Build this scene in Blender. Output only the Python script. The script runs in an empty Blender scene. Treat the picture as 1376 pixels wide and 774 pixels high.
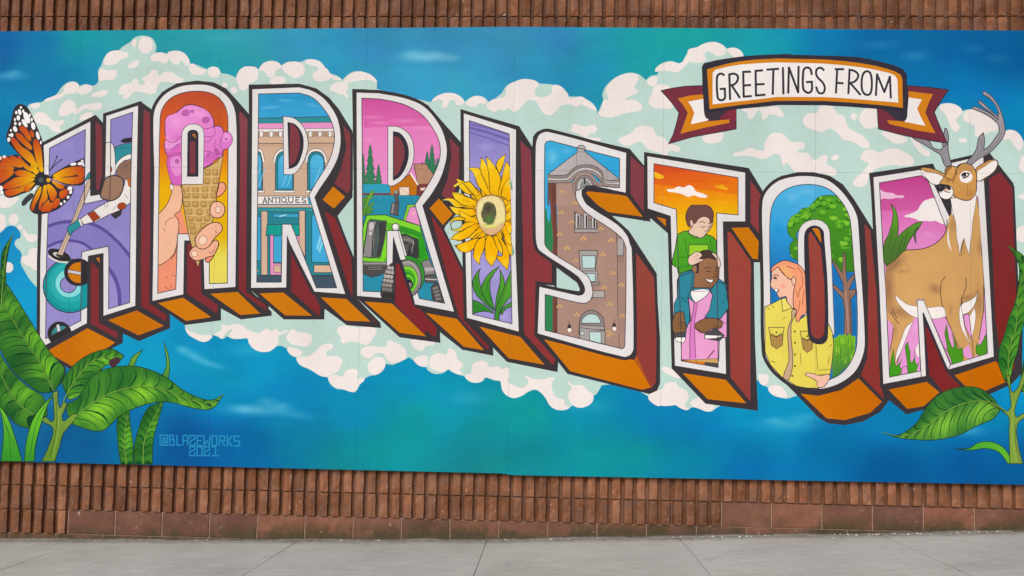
import bpy, bmesh, math, random
import numpy as np
from mathutils import Matrix, Vector
from mathutils.geometry import delaunay_2d_cdt

sc = bpy.context.scene
# ---------------------------------------------------------------- camera
FPX, CX, CY, W0, H0 = 1115.0, 688.0, 460.0, 1376.0, 774.0
_n = np.array([(735 - CX) / FPX, -(514 - CY) / FPX, -1.0]); _n /= np.linalg.norm(_n)
_s = .0165
_x = np.array([1, -_s, -(_n[0] - _s * _n[1]) / _n[2]]); _x /= np.linalg.norm(_x)
MW = np.array([_x, _n, np.cross(_x, _n)])          # camera axes -> world axes (rows X, Y, Z of the world)
POS = np.array([0.0, -6.887, 1.313])
cam = bpy.data.cameras.new('camera'); camo = bpy.data.objects.new('camera', cam)
sc.collection.objects.link(camo); sc.camera = camo
cam.sensor_width = 36; cam.lens = FPX / W0 * 36; cam.sensor_fit = 'HORIZONTAL'
cam.shift_y = (CY - H0 / 2) / W0; cam.clip_start = .05; cam.clip_end = 2000
m4 = Matrix([[MW[r][c] for c in range(3)] + [POS[r]] for r in range(3)] + [[0, 0, 0, 1]])
camo.matrix_world = m4
# ---------------------------------------------------------------- sky, sun, exposure
SUN_EL, SUN_AZ = math.radians(40), math.radians(205)     # soft light from the street side
w = bpy.data.worlds.new('World'); sc.world = w; w.use_nodes = True
nt = w.node_tree; bg = nt.nodes['Background']
st = nt.nodes.new('ShaderNodeTexSky'); st.sky_type = 'NISHITA'; st.sun_disc = False
st.sun_elevation = SUN_EL; st.sun_rotation = SUN_AZ; st.air_density = 1.0; st.dust_density = 4.0; st.ozone_density = 1.0
hs = nt.nodes.new('ShaderNodeHueSaturation'); hs.inputs['Saturation'].default_value = .35
nt.links.new(st.outputs[0], hs.inputs['Color']); nt.links.new(hs.outputs[0], bg.inputs[0])
bg.inputs[1].default_value = .11
sun = bpy.data.lights.new('sun', 'SUN'); sun.energy = 1.5; sun.angle = math.radians(30); sun.color = (1, .965, .92)
so = bpy.data.objects.new('sun', sun); sc.collection.objects.link(so)
sd = Vector((math.sin(SUN_AZ) * math.cos(SUN_EL), math.cos(SUN_AZ) * math.cos(SUN_EL), math.sin(SUN_EL)))
so.rotation_euler = (-sd).to_track_quat('-Z', 'Y').to_euler()
sc.view_settings.view_transform = 'Standard'; sc.view_settings.look = 'None'
sc.view_settings.gamma = 1; sc.view_settings.use_curve_mapping = False
sc.view_settings.exposure = 0.06

# ---------------------------------------------------------------- mapping between the photo's pixels and the wall plane (y = 0)
def unp(P, y=0.0):
    P = np.atleast_2d(np.asarray(P, float))
    d = np.stack([(P[:, 0] - CX) / FPX, -(P[:, 1] - CY) / FPX, -np.ones(len(P))], 1) @ MW.T
    t = (y - POS[1]) / d[:, 1]
    q = POS + d * t[:, None]
    return q[:, [0, 2]]
def prj(Q):
    Q = np.atleast_2d(np.asarray(Q, float))
    c = (Q - POS) @ MW
    return np.stack([CX + FPX * c[:, 0] / -c[:, 2], CY - FPX * c[:, 1] / -c[:, 2]], 1)
def lin(c):
    c = np.asarray(c, float)
    return np.where(c <= .04045, c / 12.92, ((c + .055) / 1.055) ** 2.4)
def hx(h):
    return np.array([int(h[i:i + 2], 16) / 255 for i in (0, 2, 4)])
COL = sc.collection
def link(name, me, parent=None, mats=()):
    o = bpy.data.objects.new(name, me); COL.objects.link(o)
    if parent is not None: o.parent = parent
    if me is not None:
        for m in mats: me.materials.append(m)
    return o
def tag(o, label=None, cat=None, group=None, kind=None):
    for k, v in (('label', label), ('category', cat), ('group', group), ('kind', kind)):
        if v: o[k] = v
    return o
def mesh(name, v, f):
    me = bpy.data.meshes.new(name); me.from_pydata([tuple(p) for p in v], [], [tuple(q) for q in f]); me.update(); return me
def box(bm, x0, x1, y0, y1, z0, z1):
    vs = [bm.verts.new((x, y, z)) for x in (x0, x1) for y in (y0, y1) for z in (z0, z1)]
    for q in ((0, 1, 3, 2), (4, 6, 7, 5), (0, 4, 5, 1), (2, 3, 7, 6), (0, 2, 6, 4), (1, 5, 7, 3)):
        bm.faces.new([vs[i] for i in q])
    return vs

# ---------------------------------------------------------------- materials
def nodes(name):
    m = bpy.data.materials.new(name); m.use_nodes = True
    n = m.node_tree.nodes; l = m.node_tree.links
    return m, n, l, n['Principled BSDF']
def N(n, t, **k):
    o = n.new(t)
    for a, b in k.items():
        if a.startswith('i_'):
            key = a[2:]; o.inputs[int(key) if key.isdigit() else key].default_value = b
        else: setattr(o, a, b)
    return o
def ramp(n, stops):
    r = n.new('ShaderNodeValToRGB'); e = r.color_ramp.elements
    e[0].position, e[0].color = stops[0][0], (*stops[0][1], 1)
    e[1].position, e[1].color = stops[-1][0], (*stops[-1][1], 1)
    for p, c in stops[1:-1]:
        k = e.new(p); k.color = (*c, 1)
    return r
def noise(n, l, scale, detail=4, rough=.55, vec=None, stretch=None):
    t = N(n, 'ShaderNodeTexNoise'); t.inputs['Scale'].default_value = scale; t.inputs['Detail'].default_value = detail; t.inputs['Roughness'].default_value = rough
    if vec is None:
        g = n.get('GEO') or N(n, 'ShaderNodeNewGeometry', name='GEO'); vec = g.outputs['Position']
    if stretch:
        mp = N(n, 'ShaderNodeMapping'); mp.inputs['Scale'].default_value = stretch; l.new(vec, mp.inputs['Vector']); vec = mp.outputs[0]
    l.new(vec, t.inputs['Vector']); return t.outputs['Fac']
def mix(n, l, mode, a, b, fac):
    x = N(n, 'ShaderNodeMix', data_type='RGBA', blend_type=mode)
    for s, v in ((x.inputs[0], fac), (x.inputs[6], a), (x.inputs[7], b)):
        if hasattr(v, 'is_output') or isinstance(v, bpy.types.NodeSocket): l.new(v, s)
        else: s.default_value = v if isinstance(v, (int, float)) else (*v, 1)[:4]
    return x.outputs[2]
def rng(n, l, v, a, b, c, d):
    r = N(n, 'ShaderNodeMapRange'); l.new(v, r.inputs[0])
    for i, q in enumerate((a, b, c, d)): r.inputs[i + 1].default_value = q
    return r.outputs[0]

def paint_material(name, mottle=0):
    m, n, l, b = nodes(name)
    at = N(n, 'ShaderNodeAttribute', attribute_name='Col')
    c = at.outputs['Color']
    r1 = ramp(n, [(.3, (.93,) * 3), (.5, (1,) * 3), (.72, (1.07,) * 3)]); l.new(noise(n, l, 2.2, 5, .6, stretch=(1, 1, .8)), r1.inputs[0])
    c = mix(n, l, 'MULTIPLY', c, r1.outputs[0], 1.0)
    if mottle:                             # cloudy airbrushed passes, some bluer, some greener
        r3 = ramp(n, [(.3, (.8, .88, .9)), (.5, (1, 1, 1)), (.7, (1.15, 1.1, 1.06))]); l.new(noise(n, l, 1.3, 6, .62, stretch=(.7, 1, 1.5)), r3.inputs[0]); c = mix(n, l, 'MULTIPLY', c, r3.outputs[0], 1.0)
        r4 = ramp(n, [(.35, (1, .95, 1.04)), (.65, (1, 1.05, .95))]); l.new(noise(n, l, 2.6, 4, .55, stretch=(.6, 1, 1.3)), r4.inputs[0]); c = mix(n, l, 'MULTIPLY', c, r4.outputs[0], 1.0)
    r2 = ramp(n, [(.25, (.95,) * 3), (.75, (1.05,) * 3)]); l.new(noise(n, l, 38, 4, .7, stretch=(1.6, 1, .45)), r2.inputs[0])
    c = mix(n, l, 'MULTIPLY', c, r2.outputs[0], 1.0)
    l.new(c, b.inputs['Base Color'])
    ro = noise(n, l, 6, 3); l.new(rng(n, l, ro, .3, .7, .5, .68), b.inputs['Roughness'])
    b.inputs['Specular IOR Level'].default_value = .05
    bp = N(n, 'ShaderNodeBump'); bp.inputs['Strength'].default_value = .12; bp.inputs['Distance'].default_value = .002
    l.new(noise(n, l, 220, 3, .6), bp.inputs['Height']); l.new(bp.outputs[0], b.inputs['Normal'])
    return m
PAINT = paint_material('mural_paint')
GROUND = paint_material('airbrushed_ground', 1)
# ================================================================ ground and sidewalk
GX = [(-40, -1.1), (-9, -.205), (-4.59, -.105), (-.5, .002), (3.84, .186), (8.5, .40), (40, 1.9)]
def gz(x): return float(np.interp(x, [a for a, _ in GX], [b for _, b in GX]))
m, n, l, b = nodes('asphalt')
r = ramp(n, [(.3, (.035, .036, .038)), (.7, (.07, .07, .07))]); l.new(noise(n, l, 60, 6, .7), r.inputs[0]); l.new(r.outputs[0], b.inputs['Base Color']); b.inputs['Roughness'].default_value = .9
ASPH = m
xs = [-600] + [a for a, _ in GX] + [600]
v = []; f = []
for x in xs:
    z = gz(max(-40, min(40, x))) - .16
    v += [(x, -600, z), (x, 40, z)]
for i in range(len(xs) - 1): f.append((2 * i, 2 * i + 2, 2 * i + 3, 2 * i + 1))
g = link('ground', mesh('ground', v, f), None, [ASPH]); tag(g, 'dark asphalt roadway in front of the pavement', kind='structure')

m, n, l, b = nodes('concrete')
big = noise(n, l, 1.1, 5, .6); fine = noise(n, l, 95, 5, .75); mid = noise(n, l, 9, 5, .65, stretch=(.5, 1.6, 1))
r = ramp(n, [(.3, (.345, .33, .305)), (.55, (.43, .415, .385)), (.75, (.48, .465, .435))]); l.new(big, r.inputs[0])
r2 = ramp(n, [(.3, (.6,) * 3), (.45, (1,) * 3), (.72, (1.16,) * 3)]); l.new(fine, r2.inputs[0])
r3 = ramp(n, [(.3, (.9,) * 3), (.6, (1.03,) * 3)]); l.new(mid, r3.inputs[0])
c = mix(n, l, 'MULTIPLY', r.outputs[0], r2.outputs[0], 1.0); c = mix(n, l, 'MULTIPLY', c, r3.outputs[0], 1.0)
# grime gathered along the foot of the wall, broken up by noise
gp = n['GEO']; sp = N(n, 'ShaderNodeSeparateXYZ'); l.new(gp.outputs['Position'], sp.inputs[0])
ad = N(n, 'ShaderNodeMath', operation='ADD'); l.new(sp.outputs[1], ad.inputs[0]); l.new(rng(n, l, noise(n, l, 14, 5, .7), 0, 1, -.16, .16), ad.inputs[1])
fc = rng(n, l, ad.outputs[0], -.16, .03, 0, .75)
c = mix(n, l, 'MIX', c, (.10, .085, .065), fc)
st1 = rng(n, l, noise(n, l, 2.3, 6, .7), .56, .72, 0, .3); c = mix(n, l, 'MIX', c, (.2, .185, .165), st1)
st2 = rng(n, l, noise(n, l, 21, 2, .5), .70, .74, 0, .5); c = mix(n, l, 'MIX', c, (.13, .12, .11), st2)
st3 = rng(n, l, noise(n, l, 17.3, 2, .5, stretch=(1, 1.4, 1)), .70, .76, 0, .45); c = mix(n, l, 'MIX', c, (.62, .6, .56), st3)
l.new(c, b.inputs['Base Color']); b.inputs['Roughness'].default_value = .88
bp = N(n, 'ShaderNodeBump'); bp.inputs['Strength'].default_value = .35; bp.inputs['Distance'].default_value = .004; l.new(fine, bp.inputs['Height']); l.new(bp.outputs[0], b.inputs['Normal'])
CONC = m
side = link('sidewalk', None); tag(side, 'grey broom-finished concrete pavement in front of the mural wall', kind='structure')
jx = [unp([p], .0)[0][0] for p in ((113.6, 730), (399.5, 731), (654, 730), (912.4, 728.5), (1184.6, 723.5))]
jx = [jx[0] - 3.5, jx[0] - 1.75] + jx + [jx[-1] + 1.7, jx[-1] + 3.4]
YF = -1.95
for i in range(len(jx) - 1):
    a, c_ = jx[i] + .0025, jx[i + 1] - .0025
    rr = random.Random(i)
    bm = bmesh.new(); nx, ny = 6, 6
    top = {}
    for ix in range(nx + 1):
        for iy in range(ny + 1):
            x = a + (c_ - a) * ix / nx; y = YF + (.058 - YF) * iy / ny
            edge = ix in (0, nx) or iy == 0
            top[ix, iy] = bm.verts.new((x, y, np.interp(x, [jx[i], jx[i + 1]], [gz(jx[i]), gz(jx[i + 1])]) + (-.004 if edge else 0) + rr.uniform(-.0012, .0012)))
    for ix in range(nx):
        for iy in range(ny): bm.faces.new((top[ix, iy], top[ix + 1, iy], top[ix + 1, iy + 1], top[ix, iy + 1]))
    ring = [top[k, 0] for k in range(nx + 1)] + [top[nx, k] for k in range(1, ny + 1)] + [top[k, ny] for k in range(nx - 1, -1, -1)] + [top[0, k] for k in range(ny - 1, 0, -1)]
    low = [bm.verts.new((p.co.x, p.co.y, p.co.z - .14)) for p in ring]
    for k in range(len(ring)): bm.faces.new((ring[k], low[k], low[(k + 1) % len(ring)], ring[(k + 1) % len(ring)]))
    me = bpy.data.meshes.new('slab'); bm.to_mesh(me); bm.free()
    link('slab', me, side, [CONC])
bm = bmesh.new()
for i in range(len(jx) - 1):
    z0, z1 = gz(jx[i]), gz(jx[i + 1])
    vs = box(bm, jx[i], jx[i + 1], YF - .16, YF - .006, 0, 1)
    for q in vs: q.co.z = (z0 if q.co.x == jx[i] else z1) + (-.012 if q.co.z > .5 else -.3)
me = bpy.data.meshes.new('kerb'); bm.to_mesh(me); bm.free(); link('kerb', me, side, [CONC])

# ================================================================ ribbed block wall
PITCH, CH = .4064, .2032
m, n, l, b = nodes('ribbed_block')
at = N(n, 'ShaderNodeAttribute', attribute_name='Col'); oi = N(n, 'ShaderNodeObjectInfo')
r = ramp(n, [(.28, (.155, .062, .031)), (.5, (.235, .098, .05)), (.72, (.31, .147, .083))]); l.new(noise(n, l, 5.5, 5, .65), r.inputs[0])
c = mix(n, l, 'MULTIPLY', r.outputs[0], at.outputs['Color'], 1.0)
r2 = ramp(n, [(0, (.8, .78, .76)), (1, (1.16, 1.13, 1.1))]); l.new(oi.outputs['Random'], r2.inputs[0]); c = mix(n, l, 'MULTIPLY', c, r2.outputs[0], 1.0)
# bluish grey bloom and pale chips on the split faces
bl = rng(n, l, noise(n, l, 13, 5, .7), .48, .7, 0, .5); c = mix(n, l, 'MIX', c, (.17, .13, .12), bl)
gr = noise(n, l, 120, 6, .8); r3 = ramp(n, [(.25, (.72,) * 3), (.5, (1,) * 3), (.8, (1.22,) * 3)]); l.new(gr, r3.inputs[0]); c = mix(n, l, 'MULTIPLY', c, r3.outputs[0], 1.0)
ch = rng(n, l, noise(n, l, 33, 3, .5), .68, .74, 0, .65); c = mix(n, l, 'MIX', c, (.55, .43, .36), ch)
l.new(c, b.inputs['Base Color']); b.inputs['Roughness'].default_value = .93; b.inputs['Specular IOR Level'].default_value = .2
bp = N(n, 'ShaderNodeBump'); bp.inputs['Strength'].default_value = .8; bp.inputs['Distance'].default_value = .006; l.new(gr, bp.inputs['Height']); l.new(bp.outputs[0], b.inputs['Normal'])
RIB = m
m, n, l, b = nodes('smooth_block')
oi = N(n, 'ShaderNodeObjectInfo')
r = ramp(n, [(.25, (.125, .058, .04)), (.5, (.185, .084, .056)), (.78, (.25, .122, .085))]); l.new(noise(n, l, 6.5, 6, .7), r.inputs[0])
r2 = ramp(n, [(0, (.74, .76, .8)), (.5, (1.04, 1.0, .98)), (1, (1.35, 1.2, 1.1))]); l.new(oi.outputs['Random'], r2.inputs[0]); c = mix(n, l, 'MULTIPLY', r.outputs[0], r2.outputs[0], 1.0)
gr = noise(n, l, 150, 5, .75); r3 = ramp(n, [(.25, (.75,) * 3), (.5, (1,) * 3), (.8, (1.15,) * 3)]); l.new(gr, r3.inputs[0]); c = mix(n, l, 'MULTIPLY', c, r3.outputs[0], 1.0)
# moss and soil splash low on the wall, thickest in the middle stretch
gp = n['GEO'] if 'GEO' in n else N(n, 'ShaderNodeNewGeometry', name='GEO'); sp = N(n, 'ShaderNodeSeparateXYZ'); l.new(gp.outputs['Position'], sp.inputs[0])
zz = N(n, 'ShaderNodeMath', operation='MULTIPLY_ADD'); l.new(sp.outputs[0], zz.inputs[0]); zz.inputs[1].default_value = -.036; l.new(sp.outputs[2], zz.inputs[2])
hgt = rng(n, l, zz.outputs[0], .06, .2, 1, 0)
mo = noise(n, l, 3.6, 4, .6); mo2 = noise(n, l, 30, 5, .7)
mm = N(n, 'ShaderNodeMath', operation='MULTIPLY'); l.new(rng(n, l, mo, .42, .52, 0, 1), mm.inputs[0]); l.new(hgt, mm.inputs[1])
mm2 = N(n, 'ShaderNodeMath', operation='MULTIPLY'); l.new(mm.outputs[0], mm2.inputs[0]); l.new(rng(n, l, mo2, .3, .5, .25, 1), mm2.inputs[1])
c = mix(n, l, 'MIX', c, (.05, .045, .014), mm2.outputs[0])
lowf = rng(n, l, zz.outputs[0], .01, .11, .9, 0); c = mix(n, l, 'MIX', c, (.085, .066, .043), lowf)
ch = rng(n, l, noise(n, l, 26, 2, .5), .735, .76, 0, .7); c = mix(n, l, 'MIX', c, (.5, .42, .35), ch)
l.new(c, b.inputs['Base Color']); b.inputs['Roughness'].default_value = .85; b.inputs['Specular IOR Level'].default_value = .25
bp = N(n, 'ShaderNodeBump'); bp.inputs['Strength'].default_value = .4; bp.inputs['Distance'].default_value = .003; l.new(gr, bp.inputs['Height']); l.new(bp.outputs[0], b.inputs['Normal'])
SMO = m
m, n, l, b = nodes('mortar')
r = ramp(n, [(.3, (.24, .135, .095)), (.7, (.42, .27, .20))]); l.new(noise(n, l, 18, 5, .7), r.inputs[0]); l.new(r.outputs[0], b.inputs['Base Color']); b.inputs['Roughness'].default_value = .95
MORT = m

YR = .034                   # front of the ribs; the mural boards hang 34 mm proud of them
RW, RD, GAP = .068, .033, .0035
def block_mesh(seed):
    rr = random.Random(seed); bm = bmesh.new();
    fcol = []
    def quad(vs, c):
        bm.faces.new(vs); fcol.append(c)
    x0, x1 = GAP, PITCH - GAP; z0, z1 = GAP, CH - GAP
    yb = YR + RD
    back = [bm.verts.new((x, yb, z)) for x, z in ((x0, z0), (x1, z0), (x1, z1), (x0, z1))]
    quad(back, .8)
    b2 = [bm.verts.new((p.co.x, yb + .03, p.co.z)) for p in back]
    for k in range(4): quad((back[k], b2[k], b2[(k + 1) % 4], back[(k + 1) % 4]), .7)
    for k in range(4):
        cx = PITCH * (k + .5) / 4 + rr.uniform(-.0022, .0022)
        wd = RW / 2 + rr.uniform(-.002, .002)
        tint = rr.uniform(.78, 1.2)
        nx, nz = 3, 6
        gv = {}
        for ix in range(nx):
            for iz in range(nz):
                u = ix / (nx - 1) * 2 - 1; t = iz / (nz - 1)
                ed = (abs(u) == 1) or iz in (0, nz - 1)
                x = cx + u * wd * .93 + rr.uniform(-.0024, .0024)
                z = z0 + (z1 - z0) * (t * .985 + .0075) + (rr.uniform(-.002, .002) if 0 < iz < nz - 1 else 0)
                y = YR + (rr.uniform(.002, .008) if ed else rr.uniform(-.003, .003))
                gv[ix, iz] = bm.verts.new((x, y, z))
        for ix in range(nx - 1):
            for iz in range(nz - 1): quad((gv[ix, iz], gv[ix + 1, iz], gv[ix + 1, iz + 1], gv[ix, iz + 1]), tint * rr.uniform(.94, 1.06))
        ring = [gv[i, 0] for i in range(nx)] + [gv[nx - 1, i] for i in range(1, nz)] + [gv[i, nz - 1] for i in range(nx - 2, -1, -1)] + [gv[0, i] for i in range(nz - 2, 0, -1)]
        lo = [bm.verts.new((cx + (p.co.x - cx) * 1.06, yb - .0005, p.co.z)) for p in ring]
        for i in range(len(ring)): quad((ring[i], lo[i], lo[(i + 1) % len(ring)], ring[(i + 1) % len(ring)]), tint * .9)
    me = bpy.data.meshes.new('ribbed_block'); bm.normal_update(); bm.to_mesh(me); bm.free()
    ca = me.color_attributes.new('Col', 'FLOAT_COLOR', 'CORNER')
    for p in me.polygons:
        for li in p.loop_indices: ca.data[li].color = (*[fcol[p.index]] * 3, 1)
    me.materials.append(RIB); return me
def smooth_mesh(seed, z0, z1, g=.0035):
    rr = random.Random(seed); bm = bmesh.new()
    vs = box(bm, g, PITCH - g, YR + .014, YR + .07, z0 + g, z1 - g)
    bmesh.ops.bevel(bm, geom=[e for e in bm.edges if abs(e.verts[0].co.y - YR - .014) < 1e-5 and abs(e.verts[1].co.y - YR - .014) < 1e-5], offset=.004, segments=2, affect='EDGES')
    me = bpy.data.meshes.new('smooth_block'); bm.to_mesh(me); bm.free(); me.materials.append(SMO); return me
BM = [block_mesh(s) for s in range(10)]
SM = [smooth_mesh(s, 0, CH) for s in range(3)]
wall = link('block_wall', None)
tag(wall, 'brown wall of ribbed split-face blocks with a smooth base course behind the mural', 'wall')
OFF = unp([(653, 712)])[0][0]
ZL = .362                                        # a bed joint
XA, XB = (OFF + round((unp([p])[0][0] - OFF) / PITCH * 4) / 4 * PITCH for p in ((90, 700), (963.6, 690)))
rb = random.Random(5)
i0, i1 = -20, 20
ztop = 4.30
def vis(x, z):                                   # rough test: does the photo show this block?
    if .55 < z + CH / 2 + .09 and z + CH < ztop - .06: return False
    p = prj([(x + PITCH / 2, YR, z + CH / 2)])[0]
    return -45 < p[0] < W0 + 45 and -25 < p[1] < H0 + 20
outs = []
for row in range(-5, 28):
    z = ZL + row * CH
    if z > .62 and z + CH < ztop - .1: continue            # wholly covered by the boards
    sh = {-1: XB, -2: XA}.get(row, OFF if row % 2 else OFF + PITCH / 2)
    for i in range(i0, i1):
        x = sh + round((OFF - sh) / PITCH) * PITCH + i * PITCH
        if z + CH < gz(x) - .05: continue
        smooth = x > {-1: XB - .01, -2: XA - .01}.get(row, -99 if row < -2 else 99)
        me = SM[rb.randrange(3)] if smooth else BM[rb.randrange(10)]
        if vis(x, z):
            o = link('smooth_block' if smooth else 'ribbed_block', me, wall); o.location = (x, 0, z)
        else: outs.append((me, x, z))
# the wall goes on beyond the picture: the same blocks joined into one piece
bm = bmesh.new()
for me, x, z in outs:
    nf = len(bm.faces); bm.from_mesh(me); bm.faces.ensure_lookup_table(); 
    vv = set()
    for fa in bm.faces[nf:]:
        fa.material_index = 0 if me in BM else 1
        vv.update(fa.verts)
    bmesh.ops.translate(bm, verts=list(vv), vec=(x, 0, z))
me = bpy.data.meshes.new('outer_blocks'); bm.to_mesh(me); bm.free()
o = link('outer_blocks', me, wall, [RIB, SMO]); o['kind'] = 'stuff'
bm = bmesh.new(); box(bm, OFF + i0 * PITCH, OFF + i1 * PITCH, YR + RD + .008, YR + RD + .25, -1.2, ZL + 27.6 * CH)
me = bpy.data.meshes.new('core'); bm.to_mesh(me); bm.free(); link('mortar_core', me, wall, [MORT])

bm = bmesh.new()
box(bm, XB - .003, OFF + i1 * PITCH, YR + .0185, YR + .06, ZL - CH + .001, ZL - .004)
box(bm, XA - .003, OFF + i1 * PITCH, YR + .0187, YR + .06, ZL - 2 * CH + .001, ZL - CH - .001)
box(bm, OFF + i0 * PITCH, OFF + i1 * PITCH, YR + .0189, YR + .06, -1.0, ZL - 2 * CH - .001)
me = bpy.data.meshes.new('mortar_bed'); bm.to_mesh(me); bm.free(); o = link('mortar_bed', me, wall, [MORT])
# ================================================================ the mural: boards and paint
TILES = {'A': (0, 40, 4), 'B': (0, 233, 4), 'C': (0, 440, 4), 'D': (320, 90, 4), 'E': (320, 270, 4), 'F': (590, 140, 4), 'G': (590, 330, 4),
         'H': (860, 190, 4), 'I': (860, 380, 4), 'J': (1032, 60, 4), 'K': (1032, 240, 4), 'L': (1032, 430, 4), 'M': (240, 400, 4), 'N': (540, 440, 4),
         'a': (0, 130, 6), 'b': (40, 240, 6), 'c': (0, 350, 6), 'd': (190, 110, 6), 'e': (180, 235, 6), 'f': (320, 255, 6), 'g': (460, 250, 6), 'h': (570, 200, 6),
         'i': (860, 260, 6), 'j': (860, 375, 6), 'k': (1000, 340, 6), 'l': (1147, 115, 6), 'm': (1147, 215, 6), 'n': (1147, 390, 6), 'o': (880, 65, 6), 'p': (470, 320, 6),
         'q': (0, 0, 2.9913), 'r': (440, 0, 2.9913), 's': (880, 0, 2.7742), 'P': (0, 0, 1),
         'w': (200, 575, 8), 'V': (0, 135, 8), 'W': (0, 215, 8), 'X': (330, 345, 6), 'Y': (1147, 300, 6), 'Z': (0, 310, 6), 'R': (710, 320, 6),
         'U': (1204, 205, 8), 'S': (480, 270, 8), 'T': (720, 180, 8), 'y': (1204, 330, 8), 'z': (1204, 440, 8), 'O': (0, 310, 8), 'Q': (0, 440, 8)}
_tile = ['P']
def raw(path):
    out = []
    for t in path.split():
        if ',' in t:
            hard = t.endswith('!')
            x, y = t.rstrip('!').split(',')
            x0, y0, s = TILES[_tile[0]]
            out.append((x0 + float(x) / s, y0 + float(y) / s, hard))
        else: _tile[0] = t
    return out
def catmull(p, closed, seg):
    n = len(p); out = []
    rngn = n if closed else n - 1
    for i in range(rngn):
        P1, P2 = p[i], p[(i + 1) % n]
        P0 = p[i - 1] if (closed or i > 0) else P1
        P3 = p[(i + 2) % n] if (closed or i + 2 < n) else P2
        if P1[2]: P0 = P1
        if P2[2]: P3 = P2
        a, b_, c_, d = (np.array(q[:2]) for q in (P0, P1, P2, P3))
        for k in range(seg):
            t = k / seg
            L_ = np.linalg.norm(c_ - b_); m1 = (c_ - a) / (np.linalg.norm(c_ - a) + 1e-9) * L_; m2 = (d - b_) / (np.linalg.norm(d - b_) + 1e-9) * L_
            out.append(b_ * (2 * t ** 3 - 3 * t * t + 1) + m1 * (t ** 3 - 2 * t * t + t) + c_ * (-2 * t ** 3 + 3 * t * t) + m2 * (t ** 3 - t * t))
    if not closed: out.append(np.array(p[-1][:2]))
    return np.array(out)
def pt(path, sm=0, closed=True):
    if not isinstance(path, str): return np.asarray(path, float)
    p = raw(path)
    if sm: return catmull(p, closed, sm if sm > 1 else 4)
    return np.array([q[:2] for q in p])
def ell(spec, k=26):                      # "T cx,cy rx,ry" and a turn in degrees
    t = spec.split(); rot = float(t[3]) if len(t) > 3 else 0
    x0, y0, s = TILES[t[0]]
    cx, cy = map(float, t[1].split(',')); rx, ry = map(float, t[2].split(',')) if ',' in t[2] else (float(t[2]),) * 2
    th = np.linspace(0, 2 * math.pi, k, endpoint=False); c_, s_ = math.cos(math.radians(rot)), math.sin(math.radians(rot))
    u, v_ = rx * np.cos(th), ry * np.sin(th)
    return np.stack([x0 + (cx + u * c_ - v_ * s_) / s, y0 + (cy + u * s_ + v_ * c_) / s], 1)

# seams between the boards
SX = [-5.33, -4.08, -2.835, -1.578, -.317, .936, 2.19, 3.44, 4.69]
SZ = 3.09
MX0, MX1 = SX[0], SX[-1]
def mtop(x): return float(np.interp(x, [-5.4, -4.805, -.33, 3.885, 4.8], [4.268, 4.277, 4.318, 4.287, 4.276]))
def mbot(x): return float(np.interp(x, [-5.4, -4.62, -.318, -.316, 3.845, 4.8], [.560, .559, .556, .544, .563, .568]))
SEAMW = .0006
def seam_faces(bb):
    out = []
    for x in SX[1:-1]:
        q = prj([(x - SEAMW, 0, .3), (x + SEAMW, 0, .3), (x + SEAMW, 0, 4.6), (x - SEAMW, 0, 4.6)])
        if q[:, 0].max() > bb[0] and q[:, 0].min() < bb[2]: out.append(q)
    xa = unp([(bb[0], 231)])[0][0] - .3; xb = unp([(bb[2], 231)])[0][0] + .3
    q = prj([(xa, 0, SZ - SEAMW), (xb, 0, SZ - SEAMW), (xb, 0, SZ + SEAMW), (xa, 0, SZ + SEAMW)])
    if q[:, 1].max() > bb[1] and q[:, 1].min() < bb[3]: out.append(q)
    return out
_e = [(MX0, mbot(MX0)), (-.318, mbot(-.318)), (-.316, mbot(-.316)), (MX1, mbot(MX1)), (MX1, mtop(MX1)), (-.33, mtop(-.33)), (MX0, mtop(MX0))]
BOARD = prj([(x, 0, z) for x, z in _e])

class Part:
    def __init__(s, name, parent, label=None):
        s.name, s.parent, s.label = name, parent, label
        s.v, s.f, s.c, s.rec = [], [], [], []; s.n = 0
def inside(p, polys):
    """non-zero winding test against any of the polygons"""
    res = np.zeros(len(p), bool)
    for q in polys:
        lo, hi = q.min(0), q.max(0)
        m_ = ~res & (p[:, 0] >= lo[0]) & (p[:, 0] <= hi[0]) & (p[:, 1] >= lo[1]) & (p[:, 1] <= hi[1])
        if not m_.any(): continue
        x, y = p[m_, 0][:, None], p[m_, 1][:, None]
        a, b_ = q, np.roll(q, -1, 0)
        cr = (b_[:, 0] - a[:, 0]) * (y - a[:, 1]) - (x - a[:, 0]) * (b_[:, 1] - a[:, 1])
        w_ = ((a[:, 1] <= y) & (b_[:, 1] > y) & (cr > 0)).sum(1) - ((a[:, 1] > y) & (b_[:, 1] <= y) & (cr < 0)).sum(1)
        idx = np.where(m_)[0]; res[idx[w_ != 0]] = True
    return res
CUR = [None]
def part(name, parent, label=None):
    p = Part(name, parent, label); CUR[0] = p; PARTS.append(p); return p
PARTS = []
DY = 1.0e-5
STACK = [np.zeros((20000, 5)), 0]
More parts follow.
